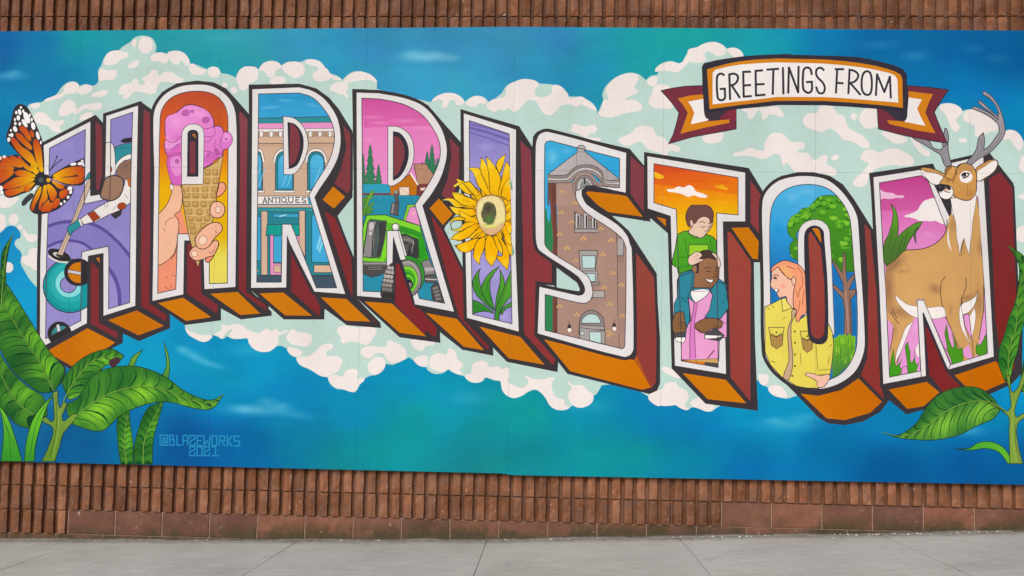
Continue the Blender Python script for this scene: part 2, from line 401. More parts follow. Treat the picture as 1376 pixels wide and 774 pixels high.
def emit(faces, colour, clip=None, holes=None, rec=True):
    """faces: simple polygons in photo pixels; colour: fn(pts)->rgb (sRGB) ; clip / holes: lists of polygons"""
    P = CUR[0]
    allp = np.concatenate(faces); bb = (*allp.min(0), *allp.max(0))
    if STACK[1]:                           # one coat above whatever it overlaps
        S_ = STACK[0][:STACK[1]]
        hit = (S_[:, 0] < bb[2] + .5) & (S_[:, 2] > bb[0] - .5) & (S_[:, 1] < bb[3] + .5) & (S_[:, 3] > bb[1] - .5)
        lay = 1 + (int(S_[hit, 4].max()) if hit.any() else 0)
    else: lay = 1
    STACK[0][STACK[1]] = (*bb, lay); STACK[1] += 1
    both = clip[1] if isinstance(clip, tuple) else None        # a tuple: inside both outlines
    if isinstance(clip, tuple): clip = clip[0]
    clips = [clip] if clip is not None and not isinstance(clip, list) else (clip or [])
    hol = list(holes or []) + seam_faces(bb)
    brd = []
    bth = [both] if both is not None else []
    if bb[0] < 4 or bb[2] > W0 - 4 or bb[1] < 46 or bb[3] > 615: brd = [BOARD]
    V, Ed = [], []
    for grp in (faces, clips, hol, brd, bth):
        for q in grp:
            k = len(V); V += [Vector((float(a), float(b_))) for a, b_ in q]
            Ed += [(k + i, k + (i + 1) % len(q)) for i in range(len(q))]
    if rec: P.rec.append((bb, faces, clips, colour))
    vo, eo, fo, ov, oe, of = delaunay_2d_cdt(V, Ed, [], 0, 1e-4, False)
    if not fo: return
    va = np.array([v_[:] for v_ in vo]); cen = va[np.array(fo)].mean(1)
    ok = inside(cen, faces)
    if clips: ok &= inside(cen, clips)
    if hol: ok &= ~inside(cen, hol)
    if brd: ok &= inside(cen, brd)
    if bth: ok &= inside(cen, bth)
    keep = [t for t, k in zip(fo, ok) if k]
    if not keep: return
    used = sorted({i for t in keep for i in t}); mp = {u: i for i, u in enumerate(used)}
    px = np.array([vo[u][:] for u in used])
    q = unp(px); k = P.n
    P.v += [(a, -.00004 - lay * DY, b_) for a, b_ in q]; P.n += len(used)
    col = lin(np.clip(colour(px), 0, 1)) * GAIN
    P.c += [(*c_, 1) for c_ in col]
    for t in keep:
        t = [mp[i] for i in t]
        A_, B_, C_ = px[t[0]], px[t[1]], px[t[2]]
        if (B_[0] - A_[0]) * (C_[1] - A_[1]) - (B_[1] - A_[1]) * (C_[0] - A_[0]) > 0: t = t[::-1]
        P.f.append(tuple(k + i for i in t))
GAIN = 1.03
def colfn(c):
    if isinstance(c, str):
        v_ = hx(c); return lambda p: np.tile(v_, (len(p), 1))
    c1, c2, path = c
    q = pt(path); a, d = q[0], q[1] - q[0]; L2 = (d ** 2).sum(); h1, h2 = hx(c1), hx(c2)
    return lambda p: h1 + (h2 - h1) * np.clip(((p - a) @ d) / L2, 0, 1)[:, None]
BLK = '35303a'
def F(c, path, sm=0, clip=None, holes=None, o=0, oc=BLK):
    q = pt(path, sm)
    emit([q], colfn(c), clip, holes)
    if o: stroke(oc, q, o, True, clip, holes)
    return q
def E(c, spec, clip=None, holes=None, o=0, oc=BLK):
    q = ell(spec); emit([q], colfn(c), clip, holes)
    if o: stroke(oc, q, o, True, clip, holes)
    return q
def stroke(c, q, w_, closed=False, clip=None, holes=None, taper=None, seg=False):
    q = np.asarray(q, float)
    keepm = np.r_[True, (np.abs(np.diff(q, axis=0)).sum(1) > 1e-3)]; q = q[keepm]
    if closed and np.abs(q[0] - q[-1]).sum() < 1e-3: q = q[:-1]
    n = len(q)
    if n < 2: return
    nxt = np.roll(q, -1, 0) if closed else np.vstack([q[1:], q[-1:] * 2 - q[-2:-1]])
    prv = np.roll(q, 1, 0) if closed else np.vstack([q[:1] * 2 - q[1:2], q[:-1]])
    d1 = q - prv; d2 = nxt - q
    d1 /= np.linalg.norm(d1, axis=1)[:, None] + 1e-9; d2 /= np.linalg.norm(d2, axis=1)[:, None] + 1e-9
    t = d1 + d2; tl = np.linalg.norm(t, axis=1); t[tl < .3] = d2[tl < .3]; t /= np.linalg.norm(t, axis=1)[:, None] + 1e-9
    nn = np.stack([-t[:, 1], t[:, 0]], 1)
    cosh = np.clip((nn * np.stack([-d2[:, 1], d2[:, 0]], 1)).sum(1), .45, 1)
    hw = np.full(n, w_ / 2.0) / cosh
    if taper:
        s_ = np.linspace(0, 1, n); a, b_ = taper; hw *= np.interp(s_, [0, .35, .65, 1], [a, 1, 1, b_])
    L, R = q + nn * hw[:, None], q - nn * hw[:, None]
    faces = []
    if seg:                                # straight pen strokes: square ends, overlapping at the corners
        for i in range(n - 1):
            d_ = q[i + 1] - q[i]; d_ = d_ / (np.linalg.norm(d_) + 1e-9); nv = np.array((-d_[1], d_[0])) * w_ / 2; a_, b_ = q[i] - d_ * w_ * .35, q[i + 1] + d_ * w_ * .35
            faces.append(np.array([a_ + nv, b_ + nv, b_ - nv, a_ - nv]))
        return emit(faces, colfn(c), clip, holes, rec=False)
    for i in range(n if closed else n - 1):
        j = (i + 1) % n
        faces.append(np.array([L[i], L[j], R[j], R[i]]))
    emit(faces, colfn(c), clip, holes, rec=False)
def Ln(c, path, w_=1.0, sm=4, closed=False, clip=None, holes=None, taper=None):
    stroke(c, pt(path, sm, closed), w_, closed, clip, holes, taper, seg=(sm == 0 and not closed and taper is None))
def Soft(c, spec, a=.5, clip=None, holes=None, pw=1.4, rings=5):
    """airbrushed spot: an ellipse whose paint thins out towards its rim"""
    t = spec.split(); q1 = ell(spec, 22); ctr = q1.mean(0)
    fs = [ctr + (q1 - ctr) * (k / rings) for k in range(1, rings + 1)]
    rot = float(t[3]) if len(t) > 3 else 0
    s = TILES[t[0]][2]; rx, ry = map(float, t[2].split(',')) if ',' in t[2] else (float(t[2]),) * 2
    cr, sr = math.cos(math.radians(rot)), math.sin(math.radians(rot))
    def al(p):
        d = (p - ctr) * s; u = (d[:, 0] * cr + d[:, 1] * sr) / rx; v_ = (-d[:, 0] * sr + d[:, 1] * cr) / ry
        r_ = np.sqrt(u * u + v_ * v_)
        return a * np.clip(1 - r_, 0, 1) ** pw
    rec = CUR[0].rec[:]; cf = colfn(c)
    lo, hi = q1.min(0), q1.max(0)
    near = [r_ for r_ in rec if r_[0][0] < hi[0] and r_[0][2] > lo[0] and r_[0][1] < hi[1] and r_[0][3] > lo[1]]
    def blend(p):                         # paint thinned over whatever was painted there before
        out = skycol(p); todo = np.ones(len(p), bool)
        pp = p + (ctr - p) * 1e-3
        for bb, fs_, cl_, fn in reversed(near):
            if not todo.any(): break
            k = np.where(todo)[0]
            ok = inside(pp[k], fs_)
            if cl_: ok &= inside(pp[k], cl_)
            k = k[ok]
            if len(k): out[k] = fn(p[k]); todo[k] = False
        w_ = al(p)[:, None]
        return out * (1 - w_) + cf(p) * w_
    emit(fs, blend, clip, holes)
def finish():
    for P in PARTS:
        if not P.f: continue
        me = mesh(P.name, P.v, P.f)
        ca = me.color_attributes.new('Col', 'FLOAT_COLOR', 'POINT')
        ca.data.foreach_set('color', np.array(P.c, dtype=np.float32).ravel())
        o = link(P.name, me, P.parent if not isinstance(P.parent, Part) else P.parent.obj, [PAINT])
        if P.label: o['label'] = P.label
        P.obj = o

mural = link('mural', None)
tag(mural, 'large painted mural of picture-filled block letters reading HARRISTON, on boards fixed to the ribbed wall', 'mural')

# ---- the boards with their airbrushed blue and teal ground
SKY = """0,60,0b62a2 60,60,0f78b4 110,55,179cac 150,60,2aa3a5 250,60,35a3a3 330,55,3f9fb4 400,60,4496c4 500,60,4791c2 600,60,4c93c4 690,60,4a8cba 760,50,4688c0
800,55,2fa0b4 860,60,25a7a3 930,55,22a8a0 1000,50,28a8a8 1050,50,1a9db8 1100,60,107fb8 1180,60,0a6cae 1260,60,0864a4 1340,60,0560a0 1376,60,045e9e
0,150,0e82bc 60,110,1583b8 120,90,1c8fb8 300,85,2fa6b4 450,80,3a9bc9 560,110,47a2d0 640,110,46a0cc 720,90,3795c6 800,90,2b9cc0 860,80,24a5b0 1240,100,0a74b6
1300,130,0a80c0 1370,160,0b88c4 0,280,1180bc 20,330,1b8fcc 40,400,18a0d8 180,470,10a0d0 250,480,0f97c8 300,520,0a90c4 350,480,0c98c8 180,560,0a74b0 100,590,0a5c98
30,560,1a6aa0 250,600,07559a 330,600,0566a6 420,600,0a78a8 400,540,0a88c0 480,560,0a8fc4 450,610,12888f 500,590,10949c 560,560,129a9f 600,540,0c96bc 560,520,0a97cc
640,600,13918f 640,625,228888 700,570,109aa0 700,620,189090 780,600,129898 780,560,0b92b8 850,610,108f9f 870,560,0a80bc 930,620,0b86a8 960,590,0880bc 1000,560,0a94c8
1060,560,1098c8 1000,620,0870b0 1100,600,0670ae 1200,630,04589a 1200,570,0a80bc 1300,560,0a86c0 1300,620,055a9c 1376,640,045898 1376,500,0a98d0 1360,400,10a0d0
-60,60,085a98 -60,300,0f7ab8 -60,600,0a5490 1450,60,045898 1450,350,0c8cc8 1450,640,045090"""
_k = [t.split(',') for t in SKY.split()]
for _q in _k:
    _c = hx(_q[2])
    if _c[1] > _c[2] * .97: _q[2] = '%02x%02x%02x' % tuple(int(round(v_ * 255)) for v_ in (_c[0] * .9, _c[1] * .965, min(1, _c[2] * 1.06)))
SKP = np.array([(float(a), float(b_)) for a, b_, _ in _k]); SKC = np.array([hx(c_) for *_, c_ in _k])
def skycol(p):
    d2 = ((p[:, None, :] - SKP[None]) ** 2).sum(2) + 1100
    w_ = d2 ** -2.2
    return (w_ @ SKC) / w_.sum(1)[:, None] * np.array((.72, .955, .945))
m, n, l, b = nodes('board_edge'); b.inputs['Base Color'].default_value = (.09, .075, .06, 1); b.inputs['Roughness'].default_value = .8; EDGE = m
g_ = .0004
for ci in range(len(SX) - 1):
    for rowi in range(2):
        xa, xb = SX[ci] + g_, SX[ci + 1] - g_
        nx, nz = 18, 18 if rowi else 34
        v = []; 
        for iz in range(nz + 1):
            for ix in range(nx + 1):
                x = xa + (xb - xa) * ix / nx
                z0, z1 = (mbot(x), SZ - g_) if rowi == 0 else (SZ + g_, mtop(x))
                v.append((x, 0, z0 + (z1 - z0) * iz / nz))
        f = [(a := iz * (nx + 1) + ix, a + 1, a + nx + 2, a + nx + 1) for iz in range(nz) for ix in range(nx)]
        col = lin(np.clip(skycol(prj(v)), 0, 1)) * GAIN
        nfront = len(f); k = len(v)
        cor = [0, nx, (nx + 1) * (nz + 1) - 1, (nx + 1) * nz]
        v += [v[q] for q in cor] + [(v[q][0], .014, v[q][2]) for q in cor]
        for q in range(4): f.append((k + q, k + 4 + q, k + 4 + (q + 1) % 4, k + (q + 1) % 4))
        f.append((k + 4, k + 7, k + 6, k + 5))
        me = mesh('panel', v, f)
        ca = me.color_attributes.new('Col', 'FLOAT_COLOR', 'POINT')
        cc = np.ones((len(v), 4), np.float32); cc[:k, :3] = col; cc[k:, :3] = .08
        ca.data.foreach_set('color', cc.ravel())
        o = link('panel', me, mural, [GROUND, EDGE])
        mi = np.zeros(len(f), np.int32); mi[nfront:] = 1; me.polygons.foreach_set('material_index', mi)
# furring strips that hold the boards off the ribs
m, n, l, b = nodes('furring_timber'); b.inputs['Base Color'].default_value = (.22, .15, .09, 1); b.inputs['Roughness'].default_value = .8
for z in (.9, 2.1, 3.09, 4.1):
    bm = bmesh.new(); box(bm, MX0 + .1, MX1 - .1, .0145, .0335, z - .03, z + .03); me = bpy.data.meshes.new('furring_strip'); bm.to_mesh(me); bm.free()
    link('furring_strip', me, mural, [m])
# ---------------------------------------------------------------- wisps and clouds
part('painted_wisps', mural, 'faint airbrushed wisps in the blue ground')
for sp, a in (('P 570,77 52,11', .55), ('P 555,72 22,9', .35), ('P 585,74 20,9', .35), ('P 605,78 24,8', .3), ('P 12,102 34,9', .4), ('P 20,97 16,7', .3), ('P 40,140 46,7', .18),
              ('P 260,478 34,9 25', .45), ('P 285,490 34,7 15', .35), ('P 245,470 14,8', .3), ('P 350,552 60,12', .42), ('P 358,540 20,10', .35), ('P 378,546 24,10', .35), ('P 330,550 25,8', .3), ('P 400,558 40,8 8', .25),
              ('P 322,548 40,9', .25), ('P 60,540 40,12', .18), ('P 335,470 40,12', .2), ('P 630,535 50,16', .2), ('P 790,545 60,14', .16), ('P 1060,570 70,14', .3), ('P 1085,560 30,9', .25), ('P 1040,565 20,7', .25), ('P 1295,580 50,10', .3),
              ('P 1300,576 26,7', .2), ('P 1180,60 50,10', .16), ('P 1230,75 30,12', .22), ('P 1340,78 25,10', .14), ('P 1310,65 22,9', .12), ('P 180,125 70,26 -30', .1), ('P 300,50 80,10', .12)):
    Soft('9fd8ea', sp, a)
MINT, WHT = 'b8d2ca', 'e8dedb'
part('painted_clouds', mural, 'mint and white billowing clouds behind the letters')
CLOUD = """A 150,410 190,392 225,388 250,370 300,350 330,310 370,280 410,282 425,300 460,292 500,300 520,292! 530,270 528,220 545,190 560,150 590,118 640,108 660,90 700,65 730,38 780,32 820,48 840,90 835,122! 870,122 905,130! 930,115 970,115 1005,140 1020,180! 1060,190 1110,212! 1130,200 1160,200 1185,230 1230,240 1268,258! 1275,235 1300,205 1340,197
q 1040,278! 1060,252 1100,245 1130,262! 1160,248 1200,250 1230,240! 1270,243 1300,262 1325,300 1360,312
D 495,40 530,60 562,68! 585,45 620,25 670,25 720,50 745,85 745,118! 1035,190! 1060,165 1100,142 1150,140 1190,155 1220,187! 1250,165 1290,155 1325,165 1345,187! 1376,175
r 660,405! 700,375 720,345 760,325 800,317 850,335 890,338 940,350 970,388! 1010,390 1060,410 1082,440 1085,460! 1110,400! 1105,380 1120,345 1160,310 1210,293 1250,298 1280,322! 1300,305 1325,302! 1340,270 1376,248
s 50,232 100,237! 120,200 150,180 190,160 230,157 265,180! 300,180 325,195 330,215! 1048,400!
l 680,170 740,145 800,145 860,175 878,205! 920,192 980,195 1100,220! 1215,370! 1250,355 1300,365 1350,410 1380,460
P 1420,240 1420,395! 1365,400! 1250,500!
I 1000,560! 825,612! 790,622 760,618 730,610 700,590 685,560! 650,545 635,520! 600,560! 400,680! 380,692 350,690 320,675! 280,670 250,685 220,675 190,658! 150,662 110,660 70,645 50,620 45,600
N 1376,422! 1345,405 1325,370! 1200,300! 1075,310! 1045,360 1030,365! 1020,400 990,425 950,432 918,418! 890,440 850,445 810,430 785,400 765,370 740,345 715,335 680,345! 650,362 610,380 570,370 540,340 530,288! 500,285 450,268! 430,290 400,298 365,290 335,262! 300,252 270,240 250,225! 220,245 180,250 145,235 130,213! 90,205 65,180 40,160! 20,170 0,180
M 1150,362! 1110,355! 1100,385 1060,415 1030,420 985,445 960,495 930,507 890,495 850,490 815,465 800,428! 760,420 720,395 690,380! 650,360 630,320! 600,305 585,275! 545,258 515,268 490,288 450,292 410,280 380,250 370,220! 330,220 295,222 260,207! 235,222 210,210 185,200! 165,225 130,238 90,220 55,200 35,150 35,120!
P 200,380! 60,385! B 195,610! 160,570 130,520 110,480 120,450! 110,420 80,385 85,360 110,345! 110,320 80,285 40,285 0,320 -60,330! -60,90! 100,-60!"""
F(MINT, CLOUD, 4)
WH = """A 335,340 350,300 390,280 420,290 425,320 400,340 360,345 320,370 290,375 240,385 260,368 300,352
A 490,355 520,335 575,325 575,345 545,362 520,360
A 560,165 575,130 610,112 660,118 690,130 680,150 650,160 620,185 580,192 560,185
A 687,200 705,178 745,165 740,190 710,208
A 530,230 545,210 580,218 620,215 628,240 610,268 570,268 535,272
A 808,155 820,135 850,122 890,130 905,155 890,182 855,170 825,172
A 900,125 935,113 975,120 1005,140 1020,180 1000,192 975,165 955,188 925,175 905,150
A 1015,195 1040,182 1065,205 1110,215 1100,235 1060,245 1025,230
A 640,330 655,300 705,285 720,265 745,270 745,290 780,290 765,260 795,245 815,218 845,220 855,245 890,225 930,230 960,255 985,262 975,285 930,285 880,280 850,295 835,340 800,345 760,335 720,335 690,365 665,370 660,345 640,350
A 318,455 335,400 370,375 400,395 410,420 450,405 465,400 500,395 540,392 550,410 530,430 490,432 460,425 430,440 410,455 390,445 360,462
A 430,485 445,455 475,443 500,450 490,470 460,482
A 160,410 190,395 215,400 210,415 180,425
A 178,470 200,445 240,448 265,470 290,490 345,488 340,505 320,520 330,545 300,550 270,530 255,515 220,510 190,495
A 1270,270 1285,225 1310,200 1345,197 1385,210 1380,270 1340,290 1320,325 1290,320 1280,290
q 1040,280 1070,250 1110,247 1130,268 1108,285 1105,305 1080,310 1060,285
q 1133,265 1180,247 1220,262 1222,295 1190,315 1160,300 1140,285
q 1085,330 1110,308 1145,315 1140,335
q 1225,247 1255,238 1290,250 1320,290 1335,302 1310,325 1270,320 1255,300 1280,275 1250,262
q 1325,355 1345,335 1376,330 1400,350 1376,380 1350,370
D 405,60 430,25 470,5 500,40 555,65 520,70 500,60 470,75 430,78
D 170,75 190,55 240,60 250,80 220,92 175,90
D 495,130 510,100 550,95 570,70 600,40 650,25 700,35 735,60 745,85 725,75 690,70 640,75 600,85 575,105 580,135 590,165 570,150 550,130 520,125
D 1040,185 1070,155 1120,140 1170,145 1215,180 1200,205 1170,200 1165,180 1140,180 1120,215 1095,215 1100,185 1080,175 1060,180
D 1222,195 1250,165 1290,155 1325,175 1330,200 1300,195 1270,215 1240,205
D 1342,215 1350,190 1376,175 1380,225
r 640,430 650,408 690,395 715,385 720,350 760,325 800,317 850,335 835,360 840,385 870,390 900,375 905,345 935,345 965,375 975,395 1020,388 1060,415 1082,440 1065,440 1020,420 1000,430 980,420 940,425 920,445 890,465 860,445 850,425 835,405 800,405 785,425 750,450 730,435 710,445 690,440 670,450 650,440
r 560,420 575,395 610,390 640,405 630,415 600,410 590,425
r 1088,455 1100,440 1112,402 1130,400 1120,360 1150,320 1200,295 1245,300 1250,320 1235,350 1250,370 1220,385 1200,400 1230,400 1265,425 1255,445 1200,455 1150,470 1110,470
r 1285,325 1305,310 1325,308 1320,340 1295,345
r 1290,410 1310,370 1340,360 1390,365 1390,430 1330,435 1300,425
r 980,510 1000,495 1005,505
F 705,140 740,115 790,120 830,110 850,130 840,150 810,160 800,178 860,180 870,190 830,195 790,180 750,160 720,150
F 965,190 1000,170 1040,150 1060,125 1110,115 1150,130 1170,165 1210,180 1230,205 1295,235 1290,255 1240,250 1220,275 1180,260 1120,240 1090,205 1060,205 1020,225 980,215
s 0,265 20,240 60,228 95,235 120,205 125,185 160,175 190,160 230,158 262,175 265,195 240,210 215,200 200,190 185,200 190,225 150,235 130,230 110,250 80,270 50,265 20,265
s 270,185 300,178 325,195 328,215 300,215 285,205
s 40,315 62,335 45,380 15,402 -5,400 -5,325
o 700,490 760,475 850,480 950,470 1000,470 1020,510 1040,545 1000,550 960,530 930,520 900,560 870,570 860,520 840,500 820,510 800,550 760,570 740,520
o 380,720 430,690 520,675 555,690 540,740 480,765 410,760
J 190,400 215,370 265,365 280,330 340,330 370,365 410,385 430,440 470,470 510,490 545,530 540,555 510,555 470,530 430,515 400,510 380,480 330,450 290,470 250,460 220,450 195,430
J 490,390 520,345 580,335 592,345 594,430 560,450 530,450 500,425
J 0,340 50,335 85,380 60,385 30,375 0,370
J 610,470 650,470 720,490 750,510 720,530 680,530 650,510 620,490
J 0,495 30,475 80,480 120,520 190,525 195,555 160,575 210,580 250,620 290,595 320,600 315,640 350,660 370,690 350,705 300,690 250,700 200,690 150,690 125,660 100,635 80,650 75,620 60,590 20,585 -20,560
J 500,600 520,570 560,565 600,580 640,560 700,560 730,575 760,590 785,625 770,650 720,650 640,650 580,670 545,700 530,750 490,765 455,745 470,720 500,690 540,640 520,630 500,615
J 920,330 960,315 1010,325 1045,360 1020,390 1010,410 1030,440 1010,470 985,450 965,400 950,370
J 1050,375 1080,350 1130,350 1180,370 1240,420 1230,460 1190,470 1150,490 1115,490 1110,440 1080,420 1055,410
J 1255,495 1280,465 1320,460 1350,480 1370,520 1355,570 1330,550 1300,510 1270,510
J 770,500 800,510 830,550 870,580 865,600 830,590 800,560 780,530
J 1350,640 1372,595 1440,590 1440,690 1376,685 1355,670
K 1340,100 1370,82 1440,75 1440,115
K 1335,330 1340,270 1370,252 1440,250 1440,330
H 500,72 560,50 575,35 610,38 640,50 690,40 720,0 740,20 720,60 700,80 660,95 620,85 560,75
M 35,155 50,175 100,195 120,200 180,205 165,228 130,238 90,222 50,195
M 190,200 230,175 235,145 265,150 300,140 345,150 365,170 430,190 470,165 500,180 520,165 545,185 590,175 570,190 540,205 535,245 510,275 480,290 440,290 405,275 380,245 370,215 330,222 290,218 270,205 290,170 270,175 250,195 230,220 215,205
M 580,215 610,170 640,185 690,190 715,205 715,235 690,262 640,258 600,245
M 585,270 620,270 665,290 650,312 625,318 595,300
M 635,325 690,315 730,295 770,255 820,248 830,270 795,290 800,312 860,315 880,340 860,390 820,415 780,425 730,400 700,380 660,365
M 805,430 850,415 880,425 900,395 940,383 965,400 960,435 1000,435 970,470 950,505 920,505 880,490 840,480
M 850,175 880,150 960,160 1060,165 1050,210 1010,255 980,245 930,235 880,245 870,210
M 980,280 1020,260 1080,265 1115,260 1125,230 1160,240 1200,260 1220,300 1200,340 1150,350 1120,330 1100,300 1060,300 1030,325 990,315
M 1015,370 1040,330 1080,318 1108,335 1108,375 1070,412 1030,405
M 1250,225 1376,235 1370,255 1330,260 1310,285 1270,275 1255,255
N 65,175 90,155 130,152 140,180 130,210 95,205
N 145,180 165,150 200,138 240,145 250,115 285,125 300,170 330,205 310,225 325,250 290,248 255,225 220,240 180,232 150,210
N 340,260 370,245 380,200 420,178 460,190 470,210 520,210 540,225 570,215 580,260 570,290 600,310 640,325 670,310 680,285 660,260 700,275 750,280 820,270 805,300 810,340 830,375 870,390 880,420 900,430 850,445 800,425 770,375 740,345 710,332 680,345 640,370 590,378 545,345 530,290 500,282 450,268 430,290 395,298 360,288
N 0,110 20,120 20,168 -10,175 -30,160 -20,125
N 890,295 920,310 970,310 1000,340 1030,365 1020,405 980,428 930,425 900,390 895,350 915,325
N 1325,370 1376,345 1400,370 1390,420 1345,405
I 50,620 70,590 120,570 140,540 190,535 210,560 250,580 260,620 240,660 265,680 220,675 190,655 150,662 100,658 60,640
I 270,650 300,620 340,615 400,670 370,692 320,678
I 115,460 140,450 190,480 215,510 170,500 130,480
I 635,500 650,490 690,500 680,545 650,545
I 690,570 720,550 760,560 790,610 750,615 710,600
B -10,130 40,125 100,130 80,160 40,185 0,178
B 125,300 150,325 195,330 195,360 160,368 135,345
B 115,450 150,440 160,410 200,405 200,520 160,500 130,485"""
for ln in WH.split('\n'): F(WHT, ln, 4)
for sp in ('A 455,322 42,24 -20', 'A 783,82 40,45', 'A 722,72 12,22', 'A 1150,228 34,30', 'A 1208,298 14', 'A 1258,325 18', 'J 462,387 18', 'J 360,607 22,14 -20', 'J 1047,515 22,12', 'B 73,247 27,30 20', 'B 8,262 24,45', 'B 108,288 14', 'B 45,505 26,29'):
    E(WHT, sp)
F(MINT, 'M 835,290 870,300 885,330 850,305', 4)
# ---------------------------------------------------------------- letters: extruded sides
RED, RED2, ORA = '7c3339', '8d4038', 'c87608'
LETTERS = {}
def letter(key, label, sil, bits, ol=3.4):
    p = part('painted_letter', mural, label); LETTERS[key] = p
    F('3a3438', sil, 0)
    for c, s_ in bits:
        q = F(c, s_, 0)
        if ol and c != MINT: stroke('3a3438', q, ol, True)
    return p
letter('H', 'painted letter H with a curling player and stones inside',
 "a 340,370 770,145 830,210 832,138 1130,35 1228,105 c 1235,330 1370,430 1372,545 1120,650 992,590 990,665 C 380,225 195,130 c 295,700 305,0 b 65,280",
 [('7c3840', "a 762,175 830,240 838,745 765,770"), ('7a2d33', "c 722,10 745,0 805,70 808,495 965,580 950,645 722,515"), (('7f3a42', '7a2a30', 'P 195,160 195,420'), "a 1148,80 1220,130 c 1222,345 1358,440 1345,505 1130,375 1125,0"),
  (ORA, "b 515,635 572,622 572,700"), (('bf6a04', ORA, 'P 90,470 150,450'), "c 350,735 705,535 948,660 C 590,110 385,215"), ('c06c06', "c 848,480 1105,392 1345,530 1115,615")])
letter('A', 'painted letter A with a hand holding an ice cream cone inside',
 "A 812,440 825,400 870,335 950,288 1060,273 1150,283 1215,315 1270,375 1340,455 E 60,30 62,475 M 500,75 500,97 335,117 228,58 228,122 35,147 B 820,690 825,0",
 [('7d2d33', "B 1000,360 1090,360 1092,645 1178,705 1172,765 1000,650"), (('83414a', '7a2a30', 'P 325,170 325,400'), "A 1283,420 1337,480 E 52,10 50,485 158,560 155,600 -55,455"),
  (ORA, "B 835,695 985,660 M 190,108 40,132"), (ORA, "B 1115,643 1280,630 E 132,610 10,620")])
letter('R', 'painted letter R with an antiques shop front inside',
 "D 57,95 330,90 420,115 490,165 540,225 615,345 615,700 E 535,80 620,310 620,510 765,655 768,683 585,668 465,580 463,637 245,637 62,475",
 [('7d2b31', "E 280,250 410,490 450,570 440,628 420,615 280,490"), ('7e2d30', "E 455,40 528,88 615,305 622,515 750,650 735,660 600,505"), (ORA, "E 430,512 585,520 725,655 575,650"), (ORA, "E 100,492 245,485 412,622 250,622"),
  ('7e3a40', "D 560,300 610,360 610,660 590,690 510,630 545,550 575,430"), (ORA, "D 445,715 510,632 585,697 515,770")])
letter('R2', 'painted letter R with a green tractor and barn inside',
 "D 613,118 680,120 830,135 930,160 1020,205 1090,285 1197,405 1197,640 E 1105,160 1210,385 1228,640 G 150,395 290,545 292,592 125,560 E 1085,705 1087,763 868,733 630,515",
 [('7d282e', "E 850,330 985,580 1075,680 1070,735 1040,730 850,550"), ('7f2d30', "E 1030,60 1100,150 1220,400 1222,640 G 280,545 260,570 100,390 E 1165,590"), (ORA, "E 665,535 830,545 1025,735 865,715"), (ORA, "G -85,355 100,388 255,570 130,550"),
  ('7f3a42', "D 1130,370 1195,430 1195,590 1150,740 1085,690 1120,600 1140,480"), (ORA, "g 690,180 780,85 905,225 810,330")])
letter('S', 'painted letter S with a brick clock tower inside',
 "F 500,240 505,175 525,148 570,135 1025,240 1110,340 1118,590 1140,632 930,600 1020,680 1080,772 G 1170,150 1175,300 1188,500 1188,740 N 1372,340 1330,358 890,250 730,45 G 525,480 525,205 620,225 610,100 525,15",
 [('7f3d44', "F 1030,280 1105,345 1110,595 1035,490 1030,480"), (('94453a', '8a3a36', 'P 860,340 860,500'), "G 1060,40 1155,170 1168,480 1165,740 1140,760 1055,615 1062,590"), (('c9760a', 'c87002', 'P 730,470 860,520'), "G 565,505 1000,608 1050,615 1140,762 N 1290,335 905,235"),
  (MINT, "G 632,118 742,200 757,235 750,246 632,226")], 0)
F(('b05a20', '8a3a36', 'P 858,500 880,500'), "G 1050,612 1062,590 1110,700 1150,755 1140,768", 0)
F(ORA, "F 790,478 800,468 1005,490 1095,605 910,580 850,540", 0)
letter('I', 'painted letter I with purple sky and a sunflower stalk inside',
 "F 118,28 430,118 505,235 G 525,200 525,475 640,620 637,680 365,625 140,395 140,0",
 [(('803c46', '8a3436', 'P 700,200 700,440'), "F 432,180 500,250 G 520,15 612,95 612,208 525,198 520,480 632,610 620,650 600,640 450,475 445,0"), (ORA, "G 205,428 440,485 580,648 370,612")])
letter('T', 'painted letter T with a boy riding on a man\'s shoulders inside',
 "H 22,57 585,143 662,270 658,650 612,650 I 618,300 634,688 352,650 172,462 160,0 H 155,500 60,415 20,430",
 [('8a3c40', "H 590,195 655,285 652,520 588,440"), (('9c463a', '8e3c38', 'P 990,310 1010,540'), "H 463,480 490,480 600,640 605,690 I 600,0 600,640 585,640 480,510 470,0"), (ORA, "H 480,458 587,455 645,535 640,642 600,636"), (ORA, "H 75,398 145,412 145,472"), (ORA, "I 215,478 465,515 585,655 360,632")])
letter('O', 'painted letter O with a woman in a yellow jacket and a tree inside',
 "H 655,300 690,230 760,185 850,165 930,165 1020,185 1090,230 1150,310 1250,470 I 1310,560 1345,625 1290,695 1200,745 1100,765 1010,755 960,725 830,590 690,450 662,380 655,0",
 [(('8c3f38', '88322e', 'P 1170,310 1180,520'), "H 1200,430 1245,475 1270,772 I 1275,0 1305,570 1320,640 1180,500 1215,400 1220,0"), (('c87404', 'bd6204', 'P 1080,540 1190,540'), "I 850,590 960,600 1080,570 1175,505 1310,640 1240,705 1100,745 1000,735")])
letter('N', 'painted letter N with pink sky and a standing deer inside',
 "m 125,105 640,28 720,200 790,330 800,450 1000,300 l 785,600 1095,540 1290,790 m 1290,190 1310,690 K 1345,600 L 1370,0 1365,285 1310,345 1180,405 1050,360 840,480 745,507 650,430 612,380 605,0 K 575,290",
 [(('7d2c34', '78241f', 'P 1340,240 1340,500'), "K 1182,0 1250,-45 1318,45 1332,400 1342,640 L 1330,285 1240,180 1216,0"), ('7c2628', "L 868,30 970,285 1050,360 1000,420 935,392 872,310"), ('c06a02', "L 635,370 855,325 932,388 840,470 745,485"), ('be6600', "L 990,295 1225,213 1310,300 1290,335 1170,388 1060,365")])
